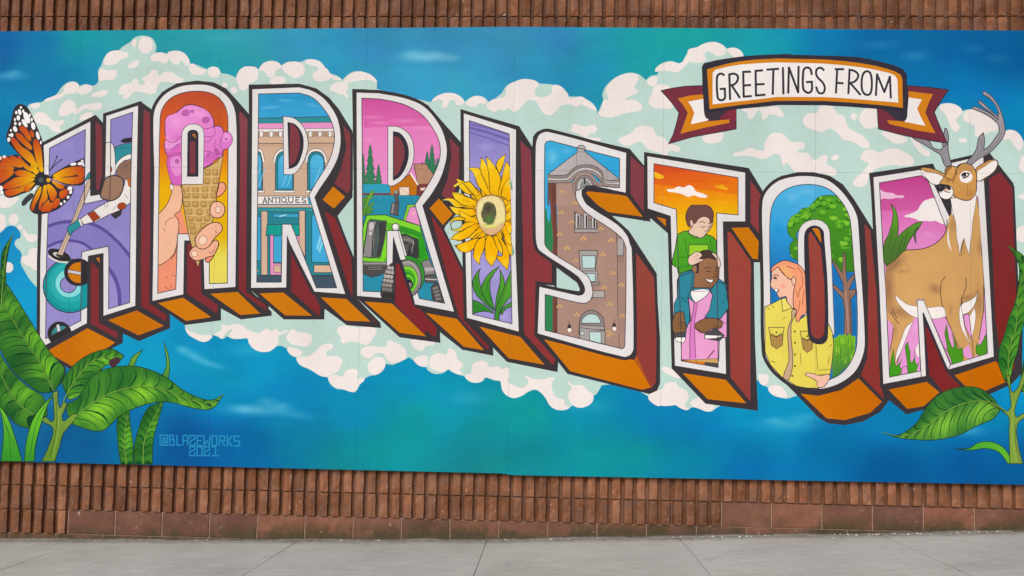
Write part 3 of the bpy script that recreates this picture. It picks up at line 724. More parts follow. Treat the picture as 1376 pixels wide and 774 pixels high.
# ---------------------------------------------------------------- letter faces
FW = 'e0dcdb'
FACE = {
 'H': ("a 353,392 728,200 726,600 b 487,142 575,128 a 850,640 858,155 1113,72 b 862,0 c 1095,0 1090,365 835,445 b 595,600 470,622 c 705,100 700,505 322,705 325,0 b 98,280", 0,
       "a 400,415 688,265 684,600 b 440,205 645,160 a 890,640 893,185 1070,125 b 815,0 808,560 c 1045,340 875,390 878,0 b 635,545 420,590 c 655,0 652,485 368,630 375,0 b 148,280", 0),
 'A': ("A 825,480 840,410 890,345 970,305 1060,295 1130,302 1195,335 1245,390 1268,470 B 1272,0! 1265,610! 1100,622! 1092,360! 990,360! 985,650! 820,685! 830,0!", 1,
       "A 860,500 870,430 915,370 980,340 1060,330 1130,340 1180,370 1215,425 1225,500 B 1225,0! 1222,590! 1125,592! 1125,325! 955,325! 945,622! 848,645! 855,0!", 1),
 'R': ("D 77,120! 330,110! 400,130 470,180 530,270 550,370 540,470 500,560 440,650 410,700! E 575,500! 410,487! 280,230! 262,180! 258,465! 70,467!", 1,
       "D 110,145! 330,140! 400,165 460,225 500,290 518,370 505,460 470,540 420,620 380,690! E 530,467! 420,467! 285,125! 237,125! 232,437! 100,437!", 1),
 'R2': ("D 637,138! 760,142! 900,170 1000,215 1080,310 1115,400 1120,480 1090,590 1040,680 990,745! E 1160,595! 950,555! 833,187! 830,525! 640,510!", 1,
        "D 665,168! 760,172! 880,198 980,250 1040,320 1080,400 1085,480 1060,560 1010,650 950,740! E 1110,550! 975,525! 870,160! 800,160! 800,490! 672,485!", 1),
 'I': ("F 133,50 413,137 410,772 G 428,462 150,388 F 135,420", 0, "F 162,88 377,160 385,772 G 392,420 180,370 F 165,420", 0),
 'S': ("F 520,230 530,180 550,157 590,150 1005,262! 1003,475! 943,463! 900,452! 800,438 765,462! 770,500 800,545 960,650 1012,710 1025,750 G 1035,20 1045,545 1030,585 990,597 530,472! 540,222! 750,270! 775,262 785,240 775,205 740,160 545,30 527,0 F 520,700", 1,
       "F 568,230 575,205 600,197! 745,235! 970,292! 970,448! 943,448! 830,438 790,440 755,460! 735,465! 735,500 760,550 800,590 935,680 982,722 998,752 G 1005,20 998,540 985,555! 570,455! 570,262! 755,308 800,305 825,265 820,215 795,160 610,40 572,0 F 568,720", 1),
 'T': ("H 40,80 565,168 565,430 445,430 I 462,490 188,445 175,0 H 165,400 42,360", 0, "H 75,120 527,195 527,395 412,385 I 420,455 222,420 222,300 H 195,365 75,330", 0),
 'O': ("H 658,330 680,270 740,215 830,190 920,188 1000,205 1070,255 1130,330 1165,400 1175,480 1188,700 I 1208,300 1200,380 1160,470 1090,530 1000,565 920,568 840,555 760,505 700,440 672,370 665,0 H 660,560", 1,
       "H 697,500 705,370 735,300 790,255 870,233 950,235 1020,260 1080,320 1120,390 1135,470 1152,700 I 1165,60 1165,330 1140,410 1090,480 1020,520 930,540 850,530 790,500 740,450 710,380 700,0", 1),
 'N': ("m 160,140 540,80 600,100 775,465 790,470 l 790,625 1045,565 m 1050,170 1085,774 n 1130,535 760,640 560,190 585,690 240,755 210,0", 0,
       "m 208,185 548,125 600,165 745,545 800,450 1000,300 1035,774 n 1055,0 1080,510 785,600 565,80 512,80 540,650 290,700 260,0 m 240,774", 0)}
INNER, OUTER = {}, {}
for k_, (wp, ws, ip, is_) in FACE.items():
    P = LETTERS[k_]; CUR[0] = P
    stroke('3a3438', pt(wp, 5 * ws), 9, True)
    OUTER[k_] = F((FW, 'dcd8da', 'P 0,100 0,600'), wp, 5 * ws)
    INNER[k_] = pt(ip, 5 * is_)
def scene(k_, label, bg):
    p = part('picture', LETTERS[k_], label)
    q = INNER[k_]
    emit([q], colfn(bg))
    return q
def edge(k_, w_=1.1):
    stroke('453f48', INNER[k_], w_, True)
# ================================================================ pictures inside the letters
LNC = '3b3440'
# ---- H: curling
q = scene('H', 'curling player sweeping with a broom above a teal stone', ('8c83c2', '8f86c6', 'P 60,200 60,450'))
for sp in ('a 560,400 90,60', 'b 330,300 120,40', 'b 700,480 60,120', 'c 960,150 50,120'): Soft('a59cd4', sp, .35, clip=q)
F('8279bd', "b 140,400 220,360 300,348 400,350 500,365 600,415 700,500 800,620 c 1050,345 640,480 360,640 370,0 b 148,500", 3, clip=q)
F('9389c8', "b 150,545 230,510 320,500 420,520 520,580 600,680 c 930,170 965,350 600,600 360,640 370,100", 3, clip=q)
Ln('5d4f97', "b 130,390 220,360 300,348 400,350 500,365 600,415 700,500 780,590 830,660", 4.4, clip=q)
Ln('5d4f97', "b 130,555 230,512 320,500 420,518 500,572 560,640", 3.8, clip=q)
Ln('5d4f97', "Z 840,270 880,310 930,390 955,470 965,560 965,620", 5.2, clip=q)
W_ = OUTER['H']
E('148f96', 'Z 565,445 218,216', clip=W_, o=1.3)
E('1a9fa2', 'Z 572,440 190,190', clip=q); E('2ba9aa', 'Z 555,420 165,160', clip=q); E('82d6d8', 'Z 560,425 112,112', clip=q); E('1a9fa2', 'Z 640,340 80,80', clip=q)
E('8f85c4', 'Z 552,435 66,66', clip=q, o=1.1)
for rx in (120, 135, 150): stroke('1d9296', ell(f'Z 562,440 {rx+35},{rx+35}')[8:17], .8, clip=q)
E('2f2a31', 'Z 632,335 116,112', clip=W_); E('c7760c', 'Z 640,338 92,84', clip=q); F('c9c4cc', "Z 548,315 660,335 660,358 552,340", clip=q); Ln('3a3036', "Z 550,313 660,333", .8, clip=q); Ln('3a3036', "Z 552,341 660,359", .8, clip=q)
E('2f2b2e', 'c 480,590 98,98', clip=W_); E('38868c', 'c 490,600 74,74', clip=q); F('d6d0d4', "c 455,520 475,515 490,575 468,585", clip=q)
E('2f2a2c', 'Z 478,198 98,44 22', clip=W_); stroke('dcd4d0', pt("Z 392,200 420,225 480,250 550,255", 4, False), 2.2, clip=W_); E('cfc6bf', 'Z 468,195 42,18 18', clip=W_); E('3a3232', 'Z 480,203 32,11 18', clip=W_)
F('cbb09b', "a 722,650 735,690 b 490,60 Z 505,200 462,190 b 345,330 a 690,720", clip=W_, o=.8)
F('2b8d94', "a 680,690 700,635 725,605 728,650 700,670", clip=W_, o=.8)
Ln('6b5548', "b 440,130 330,400 250,600", .5)
# player
F('e2dcd8', "a 850,380 890,368 915,395 928,470 935,600 905,640 848,645", 3, clip=W_, o=.9); E('a2441f', 'a 885,585 19,28', clip=q, o=.4)
F('2f8a95', "a 925,405 1000,380 1072,372 1072,470 1000,482 930,545", 0, clip=q, o=.8); E('2d2a30', 'a 1035,350 62,20 -8', clip=q); Ln('2a6670', "a 945,420 1000,410 1060,415", .7, clip=q)
F('e6e0dd', "a 935,545 1000,480 1072,465 1072,510 1000,515 938,595", 3, clip=q, o=.7)
F('8a6a5b', "a 938,600 970,540 1020,515 1072,505 1072,650 1010,672 960,652", 3, clip=q, o=.8)
for k in range(4): Ln('6f5245', f"a {955+k*22},{610-k*18} {1000+k*16},{560-k*8} {1060},{520+k*18}", .45, clip=q)
F('e6dfdb', "b 400,330 470,282 540,238 620,192 690,168 760,60 772,5 812,5 815,190 740,250 640,290 540,345 430,372", 0, clip=q, o=.9)
F('b5672a', "b 782,0 815,0 815,75 795,60", 0, clip=q)
F('97745f', "b 570,140 585,70 610,0 680,-25 745,0 755,60 725,140 660,178 600,168", 4, clip=W_, o=1.6)
F('3a3438', "b 655,292 745,250 735,292 690,325", 0, clip=q, o=.5); E('a4431f', 'b 742,222 36,28 -15', clip=q, o=.6)
F('a03f20', "b 468,288 518,260 570,318 512,348", 0, clip=q, o=.6)
F('2a8f96', "b 300,395 395,325 418,382 370,412 318,458", 0, clip=q, o=.9); Ln('efe8e4', "b 398,328 420,380", 2); Ln(LNC, "b 410,325 438,375", .6)
for s_ in ("b 630,185 626,232", "b 765,125 790,160", "b 700,215 670,250", "b 600,190 610,240"): Ln('5b5054', s_, .6)
E('b05a48', 'b 612,140 14,10', clip=q)
edge('H')
# ---- A: ice cream
q = scene('A', 'hand holding a pink ice cream in a waffle cone', ('b94a2e', 'dd6614', 'P 0,125 0,200'))
F(('dd6614', 'e6ab02', 'P 0,198 0,245'), "P 180,198 340,198 340,250 180,250", clip=q); F(('e6ab02', 'dcae05', 'P 0,240 0,330'), "P 180,248 340,248 340,332 180,332", clip=q); F(('dcb208', 'e0d256', 'P 0,320 0,345'), "P 180,322 340,318 340,345 180,345", clip=q); F('e0d258', "P 180,344 340,344 340,420 180,420", clip=q)
W_ = OUTER['A']
F('e98f70', "e 195,325 330,320 385,285 415,400 440,490 350,500 345,620 B 945,622 846,645", 0, clip=q)
F('ecb595', "e 195,328 230,285 265,240 292,180 305,135 292,95 300,72 340,62 375,88 390,140 388,220 372,290 330,322 355,360 362,430 345,560 320,640 250,705 195,722", 4, clip=q, o=1)
F('f0e2df', "e 290,80 315,85 312,128 298,118", 3, clip=q, o=.6)
for s_ in ("e 250,410 262,375 295,350 325,342", "e 245,455 243,430", "e 325,325 350,355", "e 345,560 330,640 260,700", "B 885,610 910,625", "B 925,545 945,552", "B 915,600 925,615", "B 890,555 900,560"): Ln('9a5a4a', s_, .9, clip=q)
edge('A')
CONE = pt("d 500,705 600,650 662,580 e 690,20 645,330 560,600 517,745 495,690 440,480 400,250 380,60 380,-30", 0)
emit([CONE], colfn(('c9a468', 'd2ae70', 'P 250,240 300,240')), clip=None); stroke('4a3a30', CONE, 1.1, True, clip=None)
rows = [(-20, 595, 655, 2), (50, 590, 660, 2), (118, 420, 650, 4), (165, 425, 645, 4), (235, 428, 630, 4), (300, 445, 610, 3), (350, 460, 590, 3), (410, 470, 560, 2), (455, 480, 545, 2), (520, 500, 520, 1)]
for y_, xa, xb, k in rows:
    for t in range(k):
        x_ = xa + (xb - xa) * (t / (k - 1) if k > 1 else .5)
        F('bd9554', f'e {x_-24},{y_-14} {x_-15},{y_-23} {x_+15},{y_-23} {x_+24},{y_-14} {x_+24},{y_+14} {x_+15},{y_+23} {x_-15},{y_+23} {x_-24},{y_+14}', clip=CONE, o=.7, oc='9a7640'); Ln('8a6636', f"e {x_-18},{y_+12} {x_},{y_+22} {x_+18},{y_+10}", .8, clip=CONE)
        Soft('dcbc84', f'e {x_-4},{y_-5} 14,12', .7, clip=CONE)
for s_ in ("e 400,95 560,92", "e 410,140 650,140", "e 405,205 640,200", "e 420,325 540,330 600,320"): Ln('dcbc86', s_, 1.1, clip=CONE)
ICE = "d 190,400 195,320 210,280 270,255 310,225 350,195 400,185 470,200 530,235 570,280 585,330 582,362! 620,355 650,370 662,402! 700,405 730,440 730,490 700,530 660,555 650,600 600,625 560,665 510,690 400,800 260,830 225,750 205,650 215,600! 195,575 190,540! 185,500 200,470! 195,430"
ICP = F(('e48dcf', 'dd6fc6', 'P 240,150 260,240'), ICE, 4, clip=None, o=1.2, oc='5a3550')
F('d565bb', "d 205,590 300,575 330,500 330,774 380,800 260,830 225,750 205,650", 3, clip=ICP); F('e590d2', "d 240,620 300,600 318,640 318,740 280,760 240,700", 4, clip=ICP); F('d066b8', "d 505,640 540,660 600,610 640,590 650,560 600,560 560,600 510,600", 4, clip=ICP)
F('d868be', "d 205,560 240,545 300,505 325,500 325,570 250,600 210,600", 4, clip=ICP, o=.6, oc='8a4580')
F('e795d4', "d 195,430 250,480 300,460 325,420 325,495 280,510 220,560 195,540 188,500", 4, clip=ICP)
Soft('f2b0e0', 'd 280,330 90,80', .55, clip=ICP); Soft('f2b0e0', 'd 470,260 90,50', .45, clip=ICP); Soft('c455b0', 'd 300,450 60,40', .5, clip=ICP)
for sp in ('d 358,250 32,24 -15', 'd 410,237 11,12', 'd 520,307 30,24 -10', 'd 683,462 13,12', 'd 600,552 14,14', 'd 540,590 12,12', 'd 288,640 15,17'): E('bf5cab', sp, clip=ICP, o=.5, oc='8a4580')
F('db78c8', "d 640,470 665,430 700,405 735,440 730,500 690,540 650,530 640,500", 4, clip=ICP); F('e795d4', "d 655,440 690,415 720,440 700,480 665,480", 4, clip=ICP); E('c05aac', 'd 683,462 12,11', clip=ICP)
for s_ in ("d 200,465 250,490 300,465 330,425", "d 190,545 240,545 300,500 330,498", "d 215,600 260,580 320,572", "d 585,362 595,410 570,440 510,440", "d 660,402 655,440 640,470 640,520 660,550", "d 510,485 545,480 570,450", "d 505,380 545,375 582,362", "d 600,470 590,520 610,560 600,625", "d 545,560 600,580 650,580", "d 510,560 545,565 580,600"): Ln('8e4684', s_, .8, clip=ICP)
SK = ('efba9c', 'e9a98a', 'e 500,300 700,600')
for s_, c_ in (("e 665,172 680,110 690,65 720,62 742,95 725,140 692,170", 'ec9c80'), ("e 620,250 645,220 690,218 725,245 733,290 710,335 670,348 630,335 614,300", SK),
           ("e 600,650 640,650 680,560 650,640 605,702 575,695", 'ee8e70'), ("e 445,640 460,602 500,575 560,597 605,573 655,525 682,545 670,600 640,650 600,662 560,680 500,692 465,672", SK), ("e 495,520 510,482 560,430 620,390 680,384 712,420 705,455 650,510 605,575 560,598 510,582", SK)):
    F(c_, s_, 4, clip=None, o=1.2, oc='4a332f')
for sp in ('e 678,280 24,28', 'e 555,528 32,38 25', 'e 488,635 24,26'): E('f2cdb6', sp, o=.7, oc='8a6458')
for s_ in ("e 655,455 675,470", "e 605,612 615,635", "e 620,640 650,600", "e 640,215 655,200"): Ln('7a4a40', s_, .8)
# inner counter of the A
F(FW, "d 325,450 335,390 370,350 415,340 465,350 498,385 505,440 e 558,75! 385,78!", 4, o=.8, oc='4a4048'); F('34303a', "d 372,440 375,405 400,388 440,390 458,410 460,440 460,765! 368,765!", 4); F('7d3a42', "d 393,480 435,480 435,738 390,738"); F('a86a28', "d 410,425 430,418 440,450 420,440", 3)
# ---- R: antiques shop
q = scene('R', 'brick shop front with arched windows and a sign reading ANTIQUES', ('2a93c8', '3aa5d6', 'P 0,120 0,160'))
for sp in ('D 190,215 60,12', 'D 400,205 60,12 10', 'D 150,220 40,10', 'D 250,180 60,12'): Soft('7cc3e2', sp, .55, clip=q)
for sp in ('D 300,165 120,10', 'D 180,180 70,8'): Soft('1a7fb8', sp, .5, clip=q)
F('2f8c95', "D 100,278 520,268 520,300 100,304", clip=q); Ln(LNC, "D 100,276 520,266", .9, clip=q, sm=0); F('e394c4', "D 100,304 520,298 520,330 100,334", clip=q); Ln('8a5a7a', "D 100,304 520,298", .6, clip=q, sm=0)
F('ccab92', "D 95,334 525,330 525,700 95,700", clip=q); F('c2a089', "D 95,412 525,408 525,430 95,434", clip=q); F('e8e2de', "D 95,334 525,330 525,346 95,350", clip=q, o=.6); Ln('5b463e', "D 95,372 525,372", .7, clip=q, sm=0); Ln('4b3a36', "D 95,412 525,409", .9, clip=q, sm=0)
for x_ in (125, 178, 228, 388, 440, 494): F('e8e2de', f"D {x_-9},345 {x_+9},345 {x_+9},375 {x_-9},378", clip=q, o=.6)
for x_ in (150, 205, 415, 468): F('a98a76', f"D {x_-13},350 {x_+13},350 {x_+13},372 {x_-13},372", clip=q)
for xa, xb in ((60, 132), (200, 298), (372, 466)):
    mxx = (xa + xb) / 2
    F('2b818f', f"D {xa},668! {xa},510! {xa+8},480 {mxx-20},458 {mxx+20},458 {xb-8},480 {xb},510! {xb},668!", 4, clip=q, o=.9)
    F(('4fb4de', '3a9fcf', 'P 0,215 0,255'), f"D {xa+14},655! {xa+14},520! {xa+20},490 {mxx-12},472 {mxx+14},470 {xb-10},490 {xb-6},520! {xb-6},655!", 4, clip=q, o=.6)
    Ln('e8e2de', f"D {xa-6},512 {xa},480 {mxx-26},452 {mxx},446 {mxx+26},452 {xb},480 {xb+6},512", 2.6, clip=q); Ln(LNC, f"D {xa-12},508 {xa-5},476 {mxx-28},444 {mxx},438 {mxx+28},444 {xb+5},476 {xb+12},508", .6, clip=q)
    F('e8e2de', f"D {xa-8},664 {xb+8},664 {xb+8},676 {xa-8},676", clip=q, o=.6)
    for dx in (0, 26): Ln('86cdea', f"D {mxx-10+dx},640 {mxx+24+dx},540", 1, clip=q, sm=0)
F('e9e3df', "D 102,694 372,694 382,738 102,738", clip=q, o=.9); F('ccab92', "D 95,742 400,742 400,760 95,760", clip=q); Ln(LNC, "D 95,760 400,758", .8, clip=q, sm=0)
F('267f8c', "E 95,34 420,34 560,480 95,480", clip=q); F('2f929c', "E 95,38 400,38 400,58 95,58", clip=q, o=.6); F('3aa0cc', "E 98,84 122,84 122,320 98,320", clip=q, o=.7)
F('cfae95', "E 124,55 158,55 158,398 124,398", clip=q, o=.8); F('cfae95', "E 328,52 360,52 360,300 328,240", clip=q, o=.8)
F('3a9fc8', "E 190,70 325,70 325,88 190,88", clip=q, o=.5); Ln('aedbe8', "E 222,84 258,74", 1.2, clip=q, sm=0)
F('3fa5d2', "E 190,180 240,180 240,330 190,330", clip=q, o=.6); F('e190c2', "E 172,180 190,180 190,335 232,335 232,398 172,398", clip=q, o=.8); F('cfae95', "E 192,345 230,345 230,385 192,385", clip=q, o=.6); F('e190c2', "E 310,190 328,190 328,240", clip=q)
F('159a90', "E 155,128 328,125 330,182 318,188 300,180 270,188 240,180 210,190 180,182 150,188", clip=q, o=.9)
for k in range(5): Ln('0f7a74', f"E {165+k*34},135 {162+k*34},180", .6, clip=q)
F('3fa5d4', "E 396,75 420,75 500,330 396,330", clip=q, o=.8); F('7fcbe6', "E 420,250 440,180 448,200 428,270", clip=q); F('7fcbe6', "E 432,270 450,210 455,230 440,280", clip=q)
F('d6b096', "E 408,345 500,345 510,385 408,385", clip=q, o=.8); F('3f5262', "E 95,402 240,402 240,440 95,440", clip=q, o=.8); F('3f5262', "E 385,402 540,402 560,470 400,470", clip=q, o=.8); Ln(LNC, "E 362,55 362,330 390,400", .8, clip=q, sm=0); Ln(LNC, "E 385,400 520,400", .8, clip=q, sm=0); E('c9a24a', 'E 102,375 6,6', clip=q)
# sign lettering
AQ = ["f 200,106 216,62 232,106", "f 207,92 227,92", "f 246,104 246,64 276,104 276,64", "f 288,66 322,66", "f 305,66 305,102", "f 335,64 335,102", "f 388,104 400,108", "f 406,62 406,92 414,102 434,102 443,92 443,62", "f 466,62 466,102 498,102", "f 466,62 496,62", "f 466,82 490,82", "f 546,68 532,61 516,68 518,80 542,88 548,97 534,106 514,98"]
for s_ in AQ: Ln('2f2a2e', s_, 1.25, 0)
stroke('2f2a2e', ell('f 368,82 19,20'), 1.25, True)
for s_ in ("f 194,107 208,107", "f 225,107 240,107", "f 239,63 250,63", "f 270,63 283,63", "f 240,105 253,105", "f 298,103 313,103", "f 328,63 343,63", "f 328,103 343,103", "f 404,62 417,62", "f 434,62 447,62", "f 376,94 396,110"): Ln('2f2a2e', s_, .9, 0)
edge('R')
F(FW, "D 242,265! 300,275 350,320 375,390 370,460 340,530 300,575 245,577!", 4, o=.9, oc='4a4048'); F('34303a', "D 265,295! 310,310 345,360 352,420 340,480 315,530 272,550!", 4); F('7d3a42', "D 281,302! 318,335 332,400 325,460 305,510 276,535!", 4)
# ---- R2: tractor and barn
q = scene('R2', 'green tractor in front of a barn and pines under a pink sky', ('cc4e98', 'e27cbc', 'P 0,130 0,185'))
F(('e27cbc', 'e48cc4', 'P 0,180 0,240'), "P 470,172 600,168 600,250 470,250", clip=q)
for sp in ('D 720,270 70,12', 'D 900,290 90,14', 'D 760,300 60,10', 'D 1000,330 70,12', 'D 700,390 40,16'): Soft('ee9fd2', sp, .5, clip=q)
for sp in ('D 800,235 150,14', 'D 980,270 80,12'): Soft('c04590', sp, .35, clip=q)
PINE = '357c58'
def pine(tx, ty, w_, by, clip):
    pts_ = []; k = 6
    L_, R_ = [], []
    for i in range(k):
        t = i / (k - 1); y_ = ty + (by - ty) * t; wd = w_ * (.12 + .88 * t)
        L_ += [(tx - wd, y_), (tx - wd * .6, y_ + 1)]; R_ += [(tx + wd, y_), (tx + wd * .6, y_ + 1)]
    P_ = [(tx, ty)] + R_ + L_[::-1]
    F(PINE, 'D ' + ' '.join(f'{a:.0f},{b_:.0f}' for a, b_ in P_), clip=clip, o=.5, oc='274a40')
for a in ((672, 470, 18, 640), (710, 420, 36, 640), (755, 525, 24, 640), (1042, 420, 30, 570), (1016, 455, 20, 540), (1072, 490, 16, 560)): pine(*a, q)
F('b3866c', "D 945,520 1010,522 1080,620 1060,640 965,632", clip=q, o=.8); F('7a3a3c', "D 960,630 1075,625 1040,690 960,690", clip=q); F('e0ccc0', "D 980,650 1040,645 1030,662 980,664", clip=q)
F('c06f18', "D 815,640 880,610 930,570 962,632 960,690 820,690", clip=q, o=.8); Ln('efe3dd', "D 928,572 965,632", 2.2, clip=q, sm=0); F('e6d2bf', "D 865,645 920,645 920,690 868,690", clip=q, o=.6); Ln('c9a58c', "D 868,648 918,688", .7, clip=q, sm=0)
E('6a4a40', 'D 990,518 6,6', clip=q)
F('2a8fac', "D 655,632 815,628 820,690 1000,692 1010,780 655,780", clip=q); F('278aa6', "E 660,-10 1000,-10 1110,550 660,500", clip=q)
F('2f9ab8', "D 655,632 812,628 815,676 655,680", clip=q); F('6f4448', "D 660,678 820,678 820,690 660,690", clip=q); F('6f4448', "D 960,688 1010,688 1005,694 960,694", clip=q)
for x_ in (690, 745, 780, 880, 930): Ln('206f88', f"D {x_},692 {x_+2},730", .5, clip=q)
Ln('206f88', "D 870,705 985,703", .6, clip=q)
for s_ in ("g 160,235 185,130 215,70 245,35 258,50 240,75 265,100! 235,95 215,130 205,180 190,235", "g 160,110 185,90 205,65 180,130 165,150", "g 195,200 225,150 258,130 230,175 258,180 220,205 250,205 210,225"): F(('4f8a2c', '6ea53a', 'g 170,200 240,60'), s_, 3, clip=q, o=.5, oc='35551f')
# tractor
G1, G2, G3 = '58b52a', '7fd031', '2f8f28'
F('5b5656', "g 385,225 400,135 455,135 450,240", clip=q, o=.9); F('8f8a8a', "g 392,215 405,140 420,140 410,220", clip=q); F('5f5a5b', "g 430,135 415,60 425,35 450,40 455,60 450,90 455,135", clip=q, o=.7); E('9a9492', 'g 432,48 16,14', clip=q)
F(G2, "g 490,280 525,150 585,150 580,170 600,180 620,320", clip=q, o=.8); F('e490c6', "g 510,280 545,170 590,170 630,320", clip=q, o=.6); F('f0c0a8', "g 560,230 585,200 585,230", clip=q)
F(G1, "g 165,480 165,330 195,235 345,232 480,275 625,320 700,590 620,640 400,640 160,620", clip=q, o=1.1)
F(G2, "g 170,440 172,340 200,240 345,235 480,280 625,325 632,370 480,320 350,290 250,262 215,262 190,345 180,440", clip=q); F(G3, "g 465,320 560,345 635,380 645,430 560,390 465,370", clip=q)
F('4f5a58', "g 165,570 205,290 225,272 355,282 350,400 305,570 240,580", clip=q, o=1); F('8f8788', "g 170,568 212,290 275,285 260,400 240,572", clip=q); F('3c3f3f', "g 290,290 350,288 345,390 300,560 275,570 300,430", clip=q); E('c6bfc0', 'g 235,325 18,34 8', clip=q); E('d8d2d2', 'g 226,382 10,14', clip=q); Ln('2a2a2c', "g 275,290 245,440 240,570", 1.4, clip=q)
F(G2, "g 165,578 310,590 345,420 362,300 358,560 330,612 165,600", clip=q)
F('6e6a68', "g 160,612 380,614 380,690 340,700 300,720 240,735 200,720 160,700", clip=q, o=1); F('4c4a4a', "g 165,640 375,640 370,690 300,718 240,733 165,700", clip=q); Ln('9a9694', "g 165,622 375,622", 2.2, clip=q, sm=0)
for y_ in (655, 672): Ln('82807e', f"g 210,{y_} 320,{y_-3}", 1, clip=q)
F('3a3a3c', "g 462,395 510,385 560,410 615,430 612,580 540,580 490,560", clip=q, o=.9); F('6c6764', "g 470,410 520,400 575,430 570,470 520,450 480,440", clip=q); F('5a5653', "g 500,470 545,460 560,500 530,540 505,520", clip=q); Ln('8d8886', "g 490,430 560,440 580,470", 1.4, clip=q); Ln('8d8886', "g 575,440 560,540", 1.2, clip=q); Ln('222326', "g 545,470 530,560", 1.6, clip=q)
F('2f9a24', "g 620,400 660,430 690,600 640,620 615,590", clip=q); Ln('1f6a1c', "g 610,430 625,590", 1, clip=q)
F('8a8484', "p 580,190 640,170 690,290 600,300", clip=q, o=.9); F('b5aeae', "p 600,240 670,235 685,262 610,270", clip=q); F('5a5656', "p 600,300 690,300 700,360 610,360", clip=q, o=.8); Ln('c6c0c0', "p 610,330 700,335", 1.4, clip=q, sm=0)
WH_ = OUTER['R2']
F('4a4848', "p 655,395 690,360 715,370 760,520 700,520 665,490", clip=q, o=.9)
for k in range(4): F('7c7674', f"p {665+k*8},{400+k*28} {710+k*8},{385+k*30} {715+k*8},{405+k*30} {672+k*8},{420+k*28}", clip=q)
# big wheel sits over the letter's gap
edge('R2')
GAPB = pt("E 833,187 950,560 850,550 826,530 828,230")
E(G3, 'p 462,300 142,158', clip=[q, WH_], o=1); 
RW_ = ell('p 470,325 112,150'); emit([RW_], colfn('7b7674'), clip=[q, WH_]); stroke('333032', RW_, 1, True, clip=[q, WH_])
E('a59e9c', 'p 465,318 98,134', clip=[q, WH_]); E('8b8583', 'p 462,326 92,124', clip=[q, WH_]); E(G2, 'p 462,335 88,108', clip=[q, WH_], o=.7); E('4fae28', 'p 460,340 74,92', clip=[q, WH_]); E(G3, 'p 462,345 60,74', clip=[q, WH_]); E(G2, 'p 464,352 48,58', clip=[q, WH_]); E('2f8f28', 'p 466,356 38,46', clip=[q, WH_]); E('2a2a2c', 'p 478,372 32,38', clip=[q, WH_]); E('8a8280', 'p 486,378 13,20', clip=[q, WH_])
F('34303a', "p 345,10 362,0 525,520 500,540 345,500"); F('7d282e', "p 372,210 395,200 510,530 640,740 590,770 365,530")
F(FW, "g 362,360 448,360 512,592 468,598 410,405 405,640 358,640", o=.8, oc='4a4048')
TY = F('45413f', "p 258,478 256,400 270,330 295,250 335,205 350,205 350,480", 3, o=1)
for r_, (yy, c_) in enumerate(((235, 'b3aca6'), (270, 'a9a29c'), (305, 'b3aca6'), (340, 'a39c97'), (375, '8c8681'), (410, '7a7571'))):
    for t in range(3):
        E(c_, f"p {292 - r_*5 + t*27 + (r_ % 2) * 6},{yy + t*4} 15,15", clip=TY)
for t in range(4): F('2a2828', f"p {268+t*22},{440} {282+t*22},{440} {280+t*22},{482} {266+t*22},{482}", clip=TY)
E('d6d2d0', 'g 430,330 30,30', o=1.1); E('efecea', 'g 424,324 16,16')
F(FW, "D 805,318! 870,325 925,370 945,440 935,530 890,600 830,640 805,635!", 4, o=.9, oc='4a4048'); F('34303a', "D 832,345! 870,355 905,400 918,460 905,530 870,590 832,612!", 4); F('7f3d45', "D 838,372! 866,380 888,420 895,470 880,530 858,575 838,590!", 4)
# ---- I: sky behind the sunflower
q = scene('I', 'purple sky with broad stripes and green leaves', ('7f76ba', 'a097d2', 'P 0,165 0,240'))
F(('a097d2', '9a90cf', 'P 0,230 0,440'), "P 620,235 700,235 700,450 620,450", clip=q)
for s_, w_ in (("F 160,125 270,155 400,200", 3), ("F 160,150 270,185 400,232", 1.6), ("F 160,108 270,130 400,172", 1.6)): Ln('6a5fa8', s_, w_, clip=q)
for sp in ('G 290,150 70,60', 'G 350,380 40,40', 'F 250,230 80,30', 'G 230,120 40,40'): Soft('b9b0e2', sp, .5, clip=q)
LG = ('2f7f2c', '58a22e', 'p 1000,560 1250,300')
for s_ in ("p 990,360 1010,300 1055,240! 1040,300 1060,400 1110,480 1165,590! 1080,520 1010,440", "p 1060,400 1090,330 1140,270 1210,225! 1160,290 1130,360 1140,470 1175,590! 1110,520 1070,450", "p 1175,540 1190,440 1215,340 1210,250! 1240,320 1248,400 1215,520 1180,600!",
           "p 1170,660 1180,570 1230,440 1270,330 1310,240! 1310,440 1250,530 1210,600 1205,670!", "p 980,510 1040,515 1110,560 1170,610! 1090,590 980,612!", "p 1215,600 1250,550 1315,505! 1315,545 1260,570 1225,620!"):
    F(LG, s_, 4, clip=q, o=1)
for s_ in ("p 1010,310 1040,420 1110,510", "p 1180,260 1110,370 1140,510", "p 1215,280 1205,450 1185,560", "p 1290,310 1230,480 1195,630", "p 1000,550 1100,575"): Ln('245f22', s_, .7, clip=q)
edge('I')
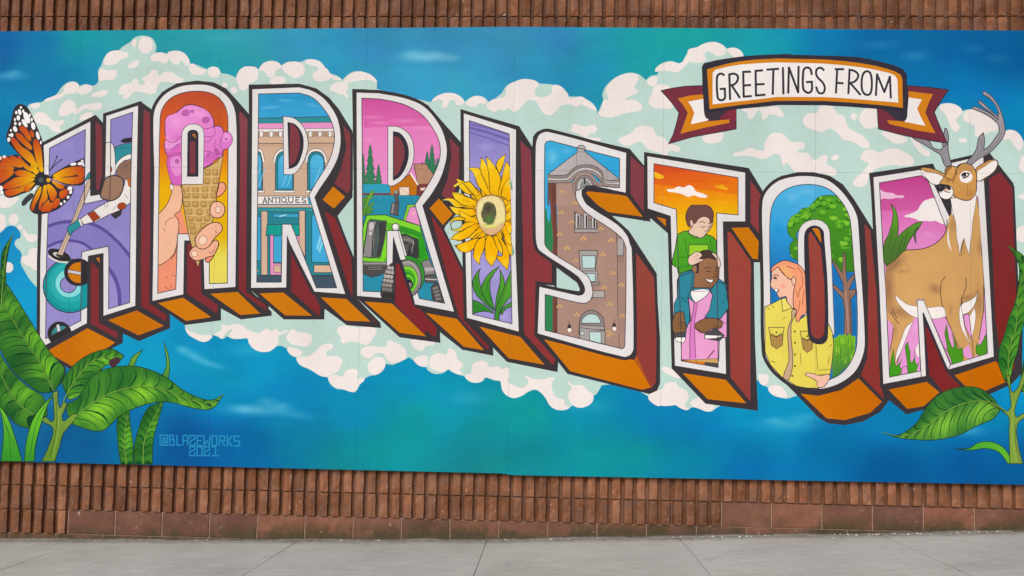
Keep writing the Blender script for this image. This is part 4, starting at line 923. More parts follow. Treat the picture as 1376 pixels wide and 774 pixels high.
# ---- S: clock tower
q = scene('S', 'brown brick clock tower with a domed roof against blue sky', ('3aa9d8', '2f9fd4', 'P 735,190 830,230'))
Soft('9ad6ea', 'T 180,250 90,120', .6, clip=q); Soft('7cc8e4', 'T 330,180 80,60', .4, clip=q)
F('2f7f50', "h 955,780 960,500 985,480 992,560 1010,590 1025,480 1045,470 1045,780", clip=q); F('2f7f50', "G 555,0 640,0 640,490 555,470", clip=q); F('3fa5cc', "h 985,470 1000,600 1020,470", 0, clip=q)
F('77483f', "T 130,520 220,520 R 232,0 232,200 232,774 200,774 200,0", clip=q); F('77483f', "G 610,0 636,0 636,470 610,470", clip=q)
F('5d5150', "T 128,430 160,430 165,520 145,540 145,768 125,768", clip=q)
F('a58578', "T 215,520 900,520 900,640 G 1040,0 1040,600 636,480 636,0 F 635,420", clip=q)
F('6a4038', "T 165,525 215,525 R 235,0 232,774 210,774 210,0", clip=q)
F('ab8d80', "T 220,540 420,540 420,768 220,768", clip=q)
for sp in ('R 500,200 260,300', 'R 620,640 200,180', 'T 600,470 120,90'): Soft('b8988a', sp, .35, clip=q)
Ln('5a4a46', "F 952,690 958,772 G 958,0 960,330 970,560", .8, clip=q); F('a9a0a0', "R 716,0 768,0 768,140 716,140", clip=q, o=.7); F('a08076', "R 720,185 775,185 778,774 725,774", clip=q)
for y_ in (150, 165, 182): Ln('4f4644', f"R 716,{y_} 768,{y_+2}", .7, clip=q)
# roof, cornice and clock
F(('b9b2b2', 'aaa3a4', 'T 300,250 600,420'), "T 135,432 480,170 530,190 905,490 905,530 700,520 560,350 380,420 340,470 135,470", clip=q, o=.9)
for s_ in ("T 438,200 440,345", "T 540,205 545,270", "T 640,345 650,370", "T 760,385 765,480", "T 250,335 262,345"): Ln('7d7676', s_, .6, clip=q)
for x_, y_ in ((262, 332), (650, 285), (745, 360), (765, 375)): E('55504f', f'T {x_},{y_} 8,7', clip=q)
E('b5aeac', 'T 488,158 44,38', clip=OUTER['S'], o=.9); F('a09896', "T 448,180 525,185 530,200 445,200", clip=q)
ARC = "T 130,{a} 330,{a} 380,{b} 440,{c} 540,{d} 640,{c} 700,{b} 740,{e} 905,{f}"
for a_, b_2, c_2, d_, e_, f_, w_, col in ((455, 415, 365, 345, 505, 505, 4.5, '8b807d'), (488, 450, 400, 378, 520, 528, 4.2, 'c2bbb8'), (512, 490, 430, 405, 545, 560, 4, '9a8c88'), (440, 395, 350, 330, 492, 492, .8, '4a4342'), (472, 432, 382, 360, 515, 515, .7, '4a4342'), (500, 468, 415, 390, 532, 545, .7, '4a4342'), (525, 512, 450, 420, 560, 575, .7, '4a4342')):
    stroke(col, pt(ARC.format(a=a_, b=b_2, c=c_2, d=d_, e=e_, f=f_), 4, False), w_, clip=q)
E('a98f86', 'T 525,560 130,150', clip=q, o=.6); E('8f8381', 'T 525,560 105,118', clip=q, o=.7); E('bdb8b6', 'T 525,565 82,92', clip=q, o=.7); E('8a8f8e', 'T 530,572 52,72', clip=q, o=.5); Ln('262426', "T 524,470 526,540", 1.8, clip=q); Ln('262426', "T 505,490 524,478", 1, clip=q)
F('8d7f7a', "T 850,575 905,580 905,600 850,600", clip=q)
# windows and door
F('8f8582', "F 728,578 850,640 850,690 728,690", clip=q, o=.8); F('a79d9a', "F 728,670 855,672 855,690 728,690", clip=q, o=.6)
for x_ in (745, 790, 832): F('c9c2c0', f"F {x_-12},585 {x_+12},590 {x_+12},668 {x_-12},668", clip=q, o=.6); F('3a3a40', f"F {x_-2},595 {x_+7},598 {x_+7},664 {x_-2},664", clip=q)
F('a9a2a0', "R 410,100 555,100 555,130 540,265 420,265 410,130", clip=q, o=.9); F('bcd8d6', "R 432,142 540,142 537,242 436,242", clip=q, o=.8); F('a9a2a0', "R 425,265 560,265 560,355 575,358 575,378 490,378", clip=q, o=.8); F('bcd8d6', "R 445,285 540,285 540,350 450,350", clip=q, o=.8); F('8d8583', "R 470,355 575,355 578,378 480,380", clip=q, o=.6)
F('b2a8a6', "R 520,425 615,425 615,480 515,480", clip=q, o=.8)
F('8c8380', "R 408,774! 410,690! 420,640 460,595 510,580 560,600 600,640 612,690! 615,774!", 4, clip=q, o=.9); F('bcd8d4', "R 428,685! 435,655 470,620 510,612 550,622 575,655 585,685!", 4, clip=q, o=.8); F('a59c9a', "R 412,700 612,712 614,740 412,735", clip=q, o=.7); F('a59e9c', "G 755,440 892,460 892,530 755,500", clip=q, o=.8); F('bcd8d4', "G 808,462 870,466 872,526 810,510", clip=q, o=.8); F('c9d8d6', "G 762,460 778,462 778,482 762,480", clip=q, o=.6)
for x_, y_ in ((330, 715), (692, 705)): F('3a3336', f"R {x_-18},{y_} {x_},{y_-30} {x_+18},{y_} {x_+12},{y_+10} {x_-12},{y_+10}", clip=q); E('f0e6de', f'R {x_+2},{y_+26} 14,16', clip=q); Ln('3a3336', f"R {x_},{y_-30} {x_-2},{y_-50}", .8, clip=q)
for k, (x_, y_) in enumerate(((310, 80), (440, 5), (665, 15), (600, 130), (380, 180), (680, 280), (750, 375), (610, 395), (655, 530), (250, 545), (390, 615), (755, 625), (660, 770))):
    for dx, dy in ((-14, 8), (2, -8), (16, 6)): F('cfa169', f"R {x_+dx-10},{y_+dy-7} {x_+dx+10},{y_+dy-6} {x_+dx+10},{y_+dy+6} {x_+dx-10},{y_+dy+7}", clip=q)
for x_, y_ in ((660, 468), (730, 530), (655, 582), (710, 632), (648, 698), (775, 718), (868, 668), (925, 728), (685, 768)):
    for dx, dy in ((-9, 4), (2, -4), (11, 4)): F('cfa169', f"F {x_+dx-6},{y_+dy-4} {x_+dx+7},{y_+dy-4} {x_+dx+7},{y_+dy+4} {x_+dx-6},{y_+dy+4}", clip=q)
for x_, y_ in ((908, 485), (905, 460)): F('cfa169', f"G {x_-10},{y_-3} {x_+12},{y_-3} {x_+12},{y_+4} {x_-10},{y_+4}", clip=q)
edge('S')
# ---- T: boy on a man's shoulders
q = scene('T', 'boy in a green jumper on the shoulders of a man in a teal jacket, sunset behind', ('cf4426', 'e57a0e', 'P 930,215 935,255'))
F(('e57a0e', 'ecb40a', 'P 935,252 938,290'), "P 870,246 1000,262 1000,300 870,300", clip=q); F(('ecb40a', 'f0cb28', 'P 0,290 0,320'), "P 870,288 1000,288 1000,380 870,380", clip=q)
for sp in ('H 300,210 120,18', 'H 450,220 80,14', 'H 200,150 120,14'): Soft('c83a1e', sp, .4, clip=q)
for sp in ('H 120,300 50,20', 'H 250,310 120,16', 'H 440,330 60,14'): Soft('f4b41a', sp, .5, clip=q)
F('ecb41e', "H 72,165 95,170 130,195 75,192", 3, clip=q); F('e8a818', "H 398,238 425,240 440,232 455,242 475,258 440,256", 3, clip=q)
F('efe6e2', "H 142,262 180,255 205,242 235,248 262,235 285,245 300,268 335,280 362,298 320,300 290,290 260,298 230,285 190,275", 3, clip=q)
W_ = pt("H 175,340 412,340 I 475,0 470,490 180,450 H 168,500")
GR = ('55a828', '3f9120', 'i 300,320 500,640')
F('2f8398', "i 300,774 300,700 330,640 420,620 640,690 695,730 j 715,230 690,270 640,320 520,310 400,390 360,480 275,290 300,150", 0, clip=W_, o=1.1)
F(GR, "i 300,330 350,305 400,300 540,330 590,350 615,380 620,480 600,490 520,480 430,610 310,650 300,600 262,575 258,545 285,440", 0, clip=W_, o=1.1)
F('93c92e', "i 395,412 550,415 550,500 395,500", clip=W_, o=.8)
for s_ in ("i 360,360 385,520", "i 385,320 440,355 500,355 540,330", "i 300,520 370,512 400,520", "i 300,600 400,580", "i 565,370 590,480"): Ln('2a6a18', s_, .8, clip=W_)
F('e4c3ae', "i 390,310 420,270 440,200 560,190 590,220 565,290 545,310 510,350 480,358 430,340", 3, clip=W_, o=.9); E('e4c3ae', 'i 412,240 16,28', o=.8)
F('6d4a44', "i 400,270 375,230 368,180 390,120 430,85 500,88 560,105 590,150 590,200 570,240 560,205 520,185 470,205 440,242 420,205 402,220", 4, clip=W_, o=.9, oc='4a302c')
for s_ in ("i 478,236 500,225 525,240", "i 490,262 505,272 530,268", "i 548,245 575,240", "i 545,265 565,268", "i 575,245 560,280 545,285", "i 520,310 540,300 555,295", "i 450,345 470,355"): Ln('5a3a34', s_, .9)
Soft('f0d9a8', 'i 475,300 35,30', .6, clip=W_)
MAN = ('9c7050', '8b5f42', 'i 450,560 640,700')
F(MAN, "i 430,774 440,640 425,600 430,570 480,530 520,520 620,520 640,590 635,690 600,740 560,774 j 560,70 420,70", 0, clip=W_, o=1)
F('4a3733', "i 430,580 450,500 500,462 560,458 600,490 620,530 560,520 500,535 475,575 470,640 455,640 450,590", 3, clip=W_, o=.7); E('9c7050', 'i 440,610 20,32', o=.8)
for s_ in ("i 515,605 545,595 575,605", "i 530,625 550,632 570,625", "i 600,600 632,605", "i 600,625 620,628", "i 600,640 612,670 590,675", "i 530,690 560,720 600,700"): Ln('3f2a22', s_, 1)
F('f0e8e4', "i 532,690 560,695 590,698 570,718 548,708", 3, o=.5)
for s_ in ("i 390,520 420,490 450,470 490,480 500,505 480,525 515,530 470,560 400,575", "i 580,480 610,490 640,530 648,580 632,600 620,540 600,510"): F('e4c3ae', s_, 3, clip=W_, o=.9)
for s_ in ("i 430,520 465,495", "i 445,540 485,520", "i 460,555 500,532"): Ln('9a705e', s_, .6)
# man's jacket front
F('e39ac9', "j 390,150 440,190 565,95 585,130 560,250 525,310 640,320 700,260 700,470 640,480 635,660 335,650 330,500 365,480 375,390 410,330", 0, clip=W_, o=1)
F('f1ecea', "j 415,95 555,85 540,130 460,185 440,185 410,130", 3, clip=W_, o=.9); Ln('9a9290', "j 425,100 550,98", .8)
F('d57ac0', "j 435,190 465,190 440,330 450,640 402,645 405,400", 0, clip=W_); Ln('6a3a5a', "j 440,190 405,400 402,645", 1); Ln('6a3a5a', "j 465,190 440,360 450,640", .8)
for s_ in ("j 600,575 550,640", "j 540,640 600,570", "j 660,340 690,360"): Ln('6a3a5a', s_, .8)
F('2f8398', "j 300,150 310,-20 430,-60 410,80 385,150 400,250 400,330 380,390 340,280 275,300 275,200", 0, clip=W_, o=1); F('2f8398', "j 570,90 620,20 680,40 700,100 715,230 650,320 520,310 560,250 585,130", 0, clip=W_, o=1)
for s_ in ("j 300,150 350,155 370,190", "j 330,180 345,160", "j 660,190 680,180", "j 690,120 700,160", "j 340,270 350,300"): Ln('1d5a6a', s_, 1)
F('86603f', "j 440,380 460,350 520,320 600,315 660,340 655,390 620,400 580,400 510,435 460,410", 3, clip=W_, o=1); F('86603f', "j 275,290 345,265 360,330 372,390 360,430 275,440", 3, clip=W_, o=1)
for s_ in ("j 310,370 365,370", "j 310,395 365,395", "j 460,400 500,430", "j 600,380 640,390", "j 310,350 360,350"): Ln('3a261c', s_, .8)
F('4c4a4e', "j 275,435 360,430 360,470 340,478 275,475", 0, clip=W_, o=.8); F('f0ebe8', "j 280,480 345,470 365,470 360,500 345,515", 3, clip=W_, o=.8); F('4c4a4e', "j 520,440 610,395 680,455 640,500 520,480", 0, clip=W_, o=.8); F('f0ebe8', "j 522,450 670,458 610,478 525,482", 0, clip=W_, o=.6)
F('c9a05a', "j 335,655 635,640 635,680 540,672", 0, clip=q, o=.6); F('4a4448', "j 520,670 635,680 635,712 520,690", 0, clip=q); Ln('4a3a30', "j 450,655 455,675", 1)
edge('T')
# ---- O: woman and tree
q = scene('O', 'red-haired woman in a yellow jacket beside a green tree', ('4fb0de', '2f9cd6', 'P 1060,250 1060,310'))
F(('2f9cd6', '1c6fb4', 'P 0,305 0,370'), "P 1020,303 1170,303 1170,372 1020,372", clip=q); F(('1c6fb4', '1f78b8', 'P 0,370 0,450'), "P 1020,370 1170,370 1170,530 1020,530", clip=q)
for sp in ('H 745,470 26,60', 'H 765,480 14,40', 'i 1110,300 30,60'): Soft('1f8cc8', sp, .6, clip=q)
for sp in ('H 900,270 80,30', 'H 820,300 50,40'): Soft('86cbe8', sp, .5, clip=q)
TR = F(('4d9a24', '3c7f22', 'H 950,300 1050,650'), "H 855,635 820,625 805,590 810,550 830,530! 800,500 793,450 810,410 850,385 870,362 905,355 930,330 960,300 1010,290 1060,298 1090,330 1125,380 1145,440 1160,560 1155,700! 1080,700! 1030,640 1020,500! 850,480 850,560", 4, clip=q, o=1, oc='2f5a1c')
import random as _r
rt = _r.Random(3)
def clump(x_, y_, r_, c_):
    P_ = []; n_ = 9; a0 = rt.uniform(0, 6)
    for t in range(n_):
        th = a0 + t / n_ * 2 * math.pi; q_ = r_ * rt.uniform(.7, 1.15)
        P_.append(f"{x_ + math.cos(th) * q_ * 1.3:.0f},{y_ + math.sin(th) * q_ * .8:.0f}!"); th += math.pi / n_; P_.append(f"{x_ + math.cos(th) * q_ * 1.15:.0f},{y_ + math.sin(th) * q_ * .72:.0f}")
    F(c_, 'H ' + ' '.join(P_), 3, clip=(TR, q))
for k in range(80):
    x_, y_ = rt.uniform(800, 1150), rt.uniform(295, 640)
    if 860 < x_ < 1015 and y_ > 440: continue
    clump(x_, y_ + 8, rt.uniform(15, 26), rt.choice(('3a7a20', '357020', '418424')))
    clump(x_ - 3, y_, rt.uniform(11, 22), rt.choice(('6cb42c', '7cc034', '5aa628')))
    Soft('9ad448', f'H {x_ - 5:.0f},{y_ - 5:.0f} {rt.uniform(10, 16):.0f},{rt.uniform(6, 9):.0f}', .8, clip=(TR, q), rings=3)
F('8d6c5f', "k 800,0 815,0 820,140 830,230 880,170 892,190 845,300 900,290 900,325 860,375 865,480 870,660 805,660 810,470 795,370 715,280 720,250 800,320 795,240 710,70 720,60 790,160", 0, clip=q, o=.9)
Ln('a88578', "k 815,300 830,450 840,640", 2.2, clip=q); Ln('6e5148', "k 850,330 852,480 860,640", 1.4, clip=q)
for x_ in (735, 750, 765, 780, 880, 892): Ln('185f9c', f"k {x_},420 {x_+4},660", 1, clip=q)
BU = F(('76b42a', '3f7a3a', 'I 1100,300 1100,470'), "I 1035,560 1030,330 1040,300 1060,290 1075,275 1085,285 1100,272 1112,285 1125,275 1140,285 1160,290 1155,370 1125,440 1060,500 1030,540", 0, clip=q)
for k in range(60):
    x_ = 1035 + k * 2.2; y_ = 330 + rt.uniform(-30, 90)
    Ln(rt.choice(('9ad03c', '5a9a2a', '88c234', '3f7a2c')), f"I {x_:.0f},{y_+18:.0f} {x_+rt.uniform(-3,3):.0f},{y_-16:.0f}", 1, 0, clip=(BU, q), taper=(1, .2))
W_ = pt("P 1020,300 1120,300 1125,470 1130,540 1060,540 1030,520 1020,420")
YL = ('e4d45c', 'dccb54', 'I 700,120 1000,540')
WO = OUTER['O']
edge('O')
F(FW, "H 850,500 870,450 910,425 960,422 1000,445 1020,490 I 1045,270! 1020,330! 900,300! H 850,700!", 4, o=.8, oc='4a4048')
F(YL, "k 165,435 240,400 295,370 330,360 345,395 375,440 420,460 430,550 500,500 680,570 710,640 720,720 I 1040,330 1035,400 1025,480 1000,540 960,567 900,566 840,555 760,505 700,440 672,370", 0, clip=WO, o=1)
F('edb9a0', "k 225,140 270,110 350,150 400,200 415,240 395,330 400,440 375,440 345,390 335,350 290,362 270,345 262,318 240,300 222,280 210,258 222,200", 3, clip=WO, o=.9)
HAIR = F('ee9a74', "k 215,150 230,110 280,75 330,60 390,75 440,95 480,140 498,220 500,380 500,480 460,510 430,555 415,500 420,460 400,440 395,340 410,240 415,205 390,195 375,215 330,180 290,130 270,115 235,140", 4, o=1)
F('eba86e', "k 290,115 340,100 380,150 400,195 370,200 330,170", 4)
for s_ in ("k 275,115 310,165 375,215", "k 340,105 410,130", "k 465,180 470,260 445,300 440,350", "k 415,300 435,360", "k 450,380 440,450 420,500", "k 480,300 470,420", "k 430,110 470,170"): Ln('8a4a38', s_, .8)
E('edb9a0', 'k 400,225 17,34', o=.8); Soft('e07a68', 'k 315,268 30,24', .7)
for s_ in ("k 235,182 262,175 280,188", "k 232,200 250,195 268,205", "k 212,212 224,208", "k 262,318 280,305 275,290", "k 240,290 262,290", "k 246,205 262,212"): Ln('3f2a2a', s_, 1.1)
E('3a3a44', 'k 246,203 8,7'); F('f4eeec', "k 245,292 268,292 262,315", 3, o=.5)
F('c2a284', "k 385,460 420,462 410,500 380,570 378,640 I 812,300 822,420 800,520 770,510 800,420 795,320 795,250 815,190", 3, clip=WO, o=.9)
F('e6d868', "k 300,370 335,360 345,395 385,440 310,472", 0, o=.9)
for x0_, x1_, y0_ in ((692, 775, 240), (862, 935, 260)):
    F('e0cf58', f"I {x0_},{y0_} {x1_},{y0_} {x1_-5},{y0_+28} {(x0_+x1_)/2},{y0_+48} {x0_+4},{y0_+30}", 0, o=.9); F('b08a4a', f"I {x0_+6},{y0_+38} {(x0_+x1_)/2},{y0_+52} {x1_-6},{y0_+36} {x1_-10},{y0_+95} {(x0_+x1_)/2},{y0_+115} {x0_+14},{y0_+95}", 0, o=.9); E('5a4a20', f'I {(x0_+x1_)/2},{y0_+27} 5,5')
    for t in (1, 2, 3): Ln('8a6a34', f"I {x0_+6+t*17},{y0_+55} {x0_+8+t*16},{y0_+100}", .6)
for x_, y_ in ((832, 262), (833, 323), (833, 385), (833, 447), (818, 500)): E('5a5020', f'I {x_},{y_} 5,6')
for s_ in ("I 862,380 865,435", "I 945,320 955,470", "I 1018,345 1030,330", "I 700,420 730,428", "I 768,195 780,185", "I 960,470 1030,465", "I 1020,390 1010,440", "I 960,495 1025,490", "I 680,130 700,145", "I 705,120 720,135"): Ln('6f6424', s_, .8)
F('edb9a0', "I 888,490 930,488 970,500 1020,495 1000,545 985,560 955,560 950,530 920,510", 3, clip=WO, o=.9)
F('34303a', "H 882,520 890,480 920,455 955,455 985,480 990,520 I 1008,0 1010,290 990,325 950,330 915,310 902,270 H 885,700", 4); F(('9a463a', '8c3a36', 'P 1100,310 1100,450'), "H 905,520! 912,488 922,490 972,575! I 990,0! 990,268 962,300 932,290 918,262 I 915,0!", 4); F(ORA, "H 925,468! 955,468 968,490 975,548!", 3)
# ---- N: pink sky
q = scene('N', 'deer\'s meadow with pink sky, a white cloud and green grass blades', ('bb4088', 'd76ab0', 'P 0,240 0,290'))
F(('d76ab0', 'e090cc', 'P 0,285 0,340'), "P 1150,283 1320,283 1320,350 1150,350", clip=q); F('df94cc', "P 1150,348 1330,348 1330,520 1150,520", clip=q)
F('e6b6d4', "m 215,240 240,255 270,262 320,268 345,285 410,295 340,305 290,315 240,310 215,320", 3, clip=q)
F('ece4e2', "m 410,455 440,440 480,425 520,400 535,370 570,330 610,315 650,310 700,420 740,510 700,510 660,490 620,495 580,490 540,495 500,475 450,462", 3, clip=q)
for sp in ('m 600,600 80,40', 'm 500,560 60,30', 'n 800,300 60,90', 'n 500,300 40,60'): Soft('e9a8d8', sp, .5, clip=q)
edge('N')
# ================================================================ sunflower over the I
part('painted_sunflower', mural, 'big yellow painted sunflower overlapping the letter I')
rs = random.Random(11)
CXF, CYF = 658, 287
PET = ("h 380,370 300,330 262,240! 320,265 375,280 420,340", "h 430,380 375,270 330,270 245,310! 235,300 300,270", "h 500,370 430,290 400,200 360,155! 430,155 480,190 520,290 540,370", "h 550,370 500,280 455,180 460,70! 490,110 530,200 570,300", "h 540,360 520,200 500,60! 560,130 600,190 620,260 600,370",
       "h 600,190 580,130 600,90 655,45! 640,110 615,190", "h 600,370 620,260 640,180 662,105! 690,150 690,300 640,390", "h 650,400 620,370 640,300 695,240 695,420", "h 420,420 330,410 270,380 225,350! 290,360 380,400", "h 420,450 330,470 260,420 225,355! 320,380 400,410",
       "h 420,480 330,470 250,470 200,420 140,415! 190,400 250,410 300,450", "h 415,530 320,540 250,520 205,465! 290,480 400,490", "h 440,600 350,600 300,550 285,500! 340,530 430,570", "h 330,570 250,580 215,600 220,650! 215,580 250,550 300,550", "h 440,640 330,660 240,660 220,650! 280,640 340,590 440,610",
       "h 460,640 370,690 300,740 220,720! 260,680 340,660 420,640", "h 500,690 430,720 350,715 340,710! 400,670 460,640", "E 1290,130 1220,205 1140,205! 1190,170 1240,140", "E 1310,170 1240,230 1200,270 1165,240! 1230,240 1270,190", "g 1110,430 1040,520 970,530 915,480! 1000,450 1050,430", "g 1150,420 1140,520 1110,580 1105,630! 1060,580 1060,520 1090,440",
       "g 1190,400 1255,480 1250,560 1205,645! 1160,590 1150,520 1160,420", "g 1220,400 1300,440 1320,500 1300,560! 1250,500 1225,440", "g 1240,380 1340,520 1345,600 1330,675! 1280,620 1245,570 1290,560 1280,470", "g 1290,370 1320,400 1372,480 1372,560 1330,500", "h 640,610 690,680 700,740 695,774 650,720", "h 650,480 695,440 697,470 660,500", "h 655,540 697,510 697,560 660,570", "h 650,590 697,600 697,680 660,630")
ICL = pt("P 570,190 685.5,190 686.5,385 660,385 600,340 580,260")
ICL2 = pt("P 560,180 684,180 687.5,300 688,360 689,372 680,372 660,372 560,372")
for k in range(26):
    th = k / 26 * 2 * math.pi + rs.uniform(-.08, .08); r1 = rs.uniform(37, 46) * (1.0 + .12 * math.sin(th)); wd = .17
    dx, dy = math.cos(th), math.sin(th)
    P_ = [(CXF + math.cos(th + o_) * r_ * .95, CYF + math.sin(th + o_) * r_ * 1.12, h_) for o_, r_, h_ in ((-.1, 16, False), (-wd, 27, False), (-wd * .6, 36, False), (rs.uniform(-.05, .05), r1, True), (wd * .6, 36, False), (wd, 27, False), (.1, 16, False))]
    qq = catmull(P_, True, 4)
    emit([qq], colfn(('dc9800', 'efbe12', f'P {CXF},{CYF} {CXF+dx*45:.1f},{CYF+dy*45:.1f}')), clip=ICL2); stroke('3f3420', qq, 1, True, clip=ICL2)
for s_ in PET:
    q = F(('efb000', 'f3c81c', 'h 540,520 250,250'), s_, 4, clip=ICL2, o=1.1, oc='3f3420')
    c_ = q.mean(0)
    Soft('d98a00', f'P {(c_[0]*.45+CXF*.55):.1f},{(c_[1]*.45+CYF*.55):.1f} 11,11', .75, clip=q, rings=3)
    far = q[np.argmax(((q - (CXF, CYF)) ** 2).sum(1))]
    Soft('f8dc50', f'P {(c_[0]*.4+far[0]*.6):.1f},{(c_[1]*.4+far[1]*.6):.1f} 9,9', .7, clip=q, rings=3)
    v1 = far * .72 + np.array((CXF, CYF)) * .28
    stroke('8a6410', np.array([np.array((CXF, CYF)) * .45 + far * .55, v1]), .6, clip=q, taper=(1, .2))
HD = F('d9be86', "h 418,520 425,450 460,395 520,375 580,378 630,410 655,480 655,560 630,640 570,690 530,698 480,670 440,600", 4, clip=ICL2, o=1, oc='5a4426')
F('e8d79a', "h 430,520 440,450 480,400 540,388 600,400 640,470 645,560 600,610 520,625 450,600", 4, clip=HD); F('d6ad84', "h 455,630 520,640 600,620 645,585 630,640 570,688 530,695 485,665", 4, clip=HD)
E('5d5a42', 'h 521,520 60,96', clip=HD, o=.7, oc='4a4426'); Soft('3a3530', 'h 515,480 50,60', .8, clip=HD); Soft('4f8a3a', 'h 525,570 60,60', .9, clip=HD); Soft('dce46a', 'h 530,625 110,26', .9, clip=HD); Soft('e6f080', 'h 640,580 40,30', .8, clip=HD); Soft('f0e8b0', 'h 450,450 40,60', .5, clip=HD)
# ================================================================ deer
part('painted_deer', mural, 'painted buck with grey antlers standing in the letter N')
NC = pt("P 1150,100 1372,100 1372,240 m 1012,190 1035,774 n 1055,0 1080,510 790,600 640,420 n 600,300 560,80 512,80 540,650 295,695 270,300 m 240,774 300,560 P 1150,280")
TAN = ('d0a063', 'c99a60', 'Y 400,200 1000,500')
GRN = ('5aa02c', '4a7030', 'm 320,400 330,760')
for s_ in ("m 240,800 245,680 285,590 310,500 318,420 300,350! 345,420 360,520 355,620! 420,560 500,510 555,495! 520,560 470,620 430,690 415,740 360,800 Y 260,340! 245,300", ): F(GRN, s_, 4, clip=INNER['N'], o=1, oc='33481f')
F(('4a7030', '3f5a28', 'm 500,560 500,680'), "m 520,540 488,580 490,640 505,680! 500,600 510,570", 3, o=.6)
for s_ in ("m 345,620 300,760", "m 400,610 350,780", "m 320,560 280,700", "m 440,570 400,700"): Ln('35561f', s_, .8, clip=INNER['N'])
BODY = pt("Y 260,345! 330,300 400,230 430,215! 530,210 620,185 700,130 745,60! 755,-30! U 560,768 570,700 600,660 620,700 m 800,300! 990,280! m 1020,500 1030,774! Y 1040,300 1048,500 1050,774! n 1055,100 1050,150 1010,400 n 1000,520! 960,545! 930,440! 870,500 925,555! 870,580! 830,450 780,300 740,215! 640,230 500,215 470,260! 410,400 350,590! 300,600 290,480! 310,400 320,300 270,230! 262,0! Y 255,500", 3)
emit([BODY], colfn(TAN), clip=NC); 
for sp, a in (('Y 275,520 75,280', .85), ('Y 330,330 140,65 -35', .8), ('Y 400,385 70,22 -15', .55), ('Y 370,715 130,60 15', .65), ('Y 655,530 70,55 20', .65), ('Y 920,600 85,36 -22', .65), ('Y 1010,640 50,170', .6), ('Y 1015,190 28,90', .45), ('m 800,520 34,100', .4), ('Y 780,690 24,90', .35), ('n 330,320 34,100', .35)): Soft('8a6148', sp, a, clip=BODY, pw=1.0, rings=7)
for sp, a in (('Y 560,330 180,120', .35), ('Y 800,560 90,140', .35), ('Y 480,560 120,90', .3)): Soft('dcb070', sp, a, clip=BODY)
stroke('4a3a32', pt("Y 430,215 530,210 620,185 700,130 745,60 755,-30", 3, False), 1.2)
for s_ in ("Y 740,430 710,470 700,560 720,680 750,770", "Y 905,440 905,520 870,620 870,680", "Y 310,690 350,770", "Y 260,345 330,300 400,230 430,215", "n 740,215 780,300 840,440 880,510", "n 320,300 310,400 292,490", "n 470,260 410,400 350,590", "n 300,170 330,230 370,270", "n 960,400 965,540", "n 1050,150 1010,400", "n 870,60 880,190", "Y 1048,500 1050,720"): Ln('4a3a32', s_, 1, clip=NC)
# white belly, chest and leg backs
WB = 'ece4e0'
F(WB, "Y 335,575! 380,615 440,655 520,670 610,680 720,675 745,750! 680,770 600,770 500,760 430,720 370,660 340,610", 3, clip=NC, o=.5); F(WB, "Y 1000,545! 980,590 930,625 870,655 875,740! 930,715 980,650", 3, clip=NC, o=.7)
F(WB, "n 860,110! 850,200 870,310 940,435! 900,320 880,200", 3, clip=NC, o=.5); F(WB, "n 975,140! 935,210 925,260 955,370! 975,290 985,200", 3, clip=NC, o=.5); F(WB, "n 480,250! 420,300 390,380 345,500 335,590! 380,500 430,370", 3, clip=NC, o=.5); F(WB, "n 525,430! 500,480 515,530 530,540!", 3, clip=NC)
F('df94cc', "n 885,200! 930,190! 955,400! 920,340 895,270", 3, clip=NC, o=.8)
F(WB, "m 780,310! 990,285! 985,350 960,500 950,620 940,680 935,770! 905,690 890,630! 870,680 855,770! 845,690 830,620 825,520 800,420", 3, clip=NC, o=.5); F('c0915a', "m 885,640! 905,690 890,760 870,774 865,720", 3); F(WB, "m 765,540! 755,640 770,700 790,735! 770,640", 3, clip=NC)
Ln('6a5240', "m 890,640 870,720 865,774", .8); Ln('8a6a50', "Y 870,170 865,250", .8)
# head
EAR = 'ece4df'
F('c08f52', "m 540,70 580,60 650,75 720,105 745,135 700,200 640,195 590,150", 3, o=1); F(EAR, "m 540,80 580,95 650,105 715,130 720,155 690,195 640,195 590,150 555,110", 3, o=.5)
F('c08f52', "m 985,75 1040,30 1100,0 1150,0 1165,30 1140,90 1090,130 1000,170", 3, o=1); F(EAR, "m 992,100 1060,50 1120,10 1155,10 1150,60 1110,110 1060,140 1000,168", 3, o=.4)
HEAD = F(('cf9a55', 'c58f4e', 'U 650,200 800,480'), "U 540,160! 600,145 650,155 680,130 730,115 790,125 840,170 865,230 865,330 860,420 820,490 770,515 700,505 630,470 600,440 520,420 470,340 490,300 530,250 525,200", 4, o=1.2, oc='3f2f28')
F('8f6a3c', "U 540,160 600,150 560,200 530,250 525,200", 3, clip=HEAD); F('a87842', "U 600,290 640,200 655,160 665,190 640,280 610,330", 3, clip=HEAD); E('b98a52', 'U 745,180 90,55', clip=HEAD); Soft('8a5c34', 'U 560,300 60,50', .6, clip=HEAD); Soft('a06a34', 'U 800,440 60,60', .5, clip=HEAD)
Ln('4a3628', "U 650,240 640,195 665,155 700,125", 1.1); Ln('4a3628', "U 525,265 570,285 605,300", 1); Ln('8a5f36', "U 770,340 770,470", .7)
E('efe7e3', 'U 752,262 70,64'); E('efe7e3', 'U 750,290 62,34'); E('8a8488', 'U 748,245 36,24 -15', o=1); E('262428', 'U 742,238 22,15'); E('e8e4e4', 'U 762,238 12,10'); Ln('2a2428', "U 700,250 730,220 790,225", 1.4); Ln('5a5054', "U 715,275 745,280", .9)
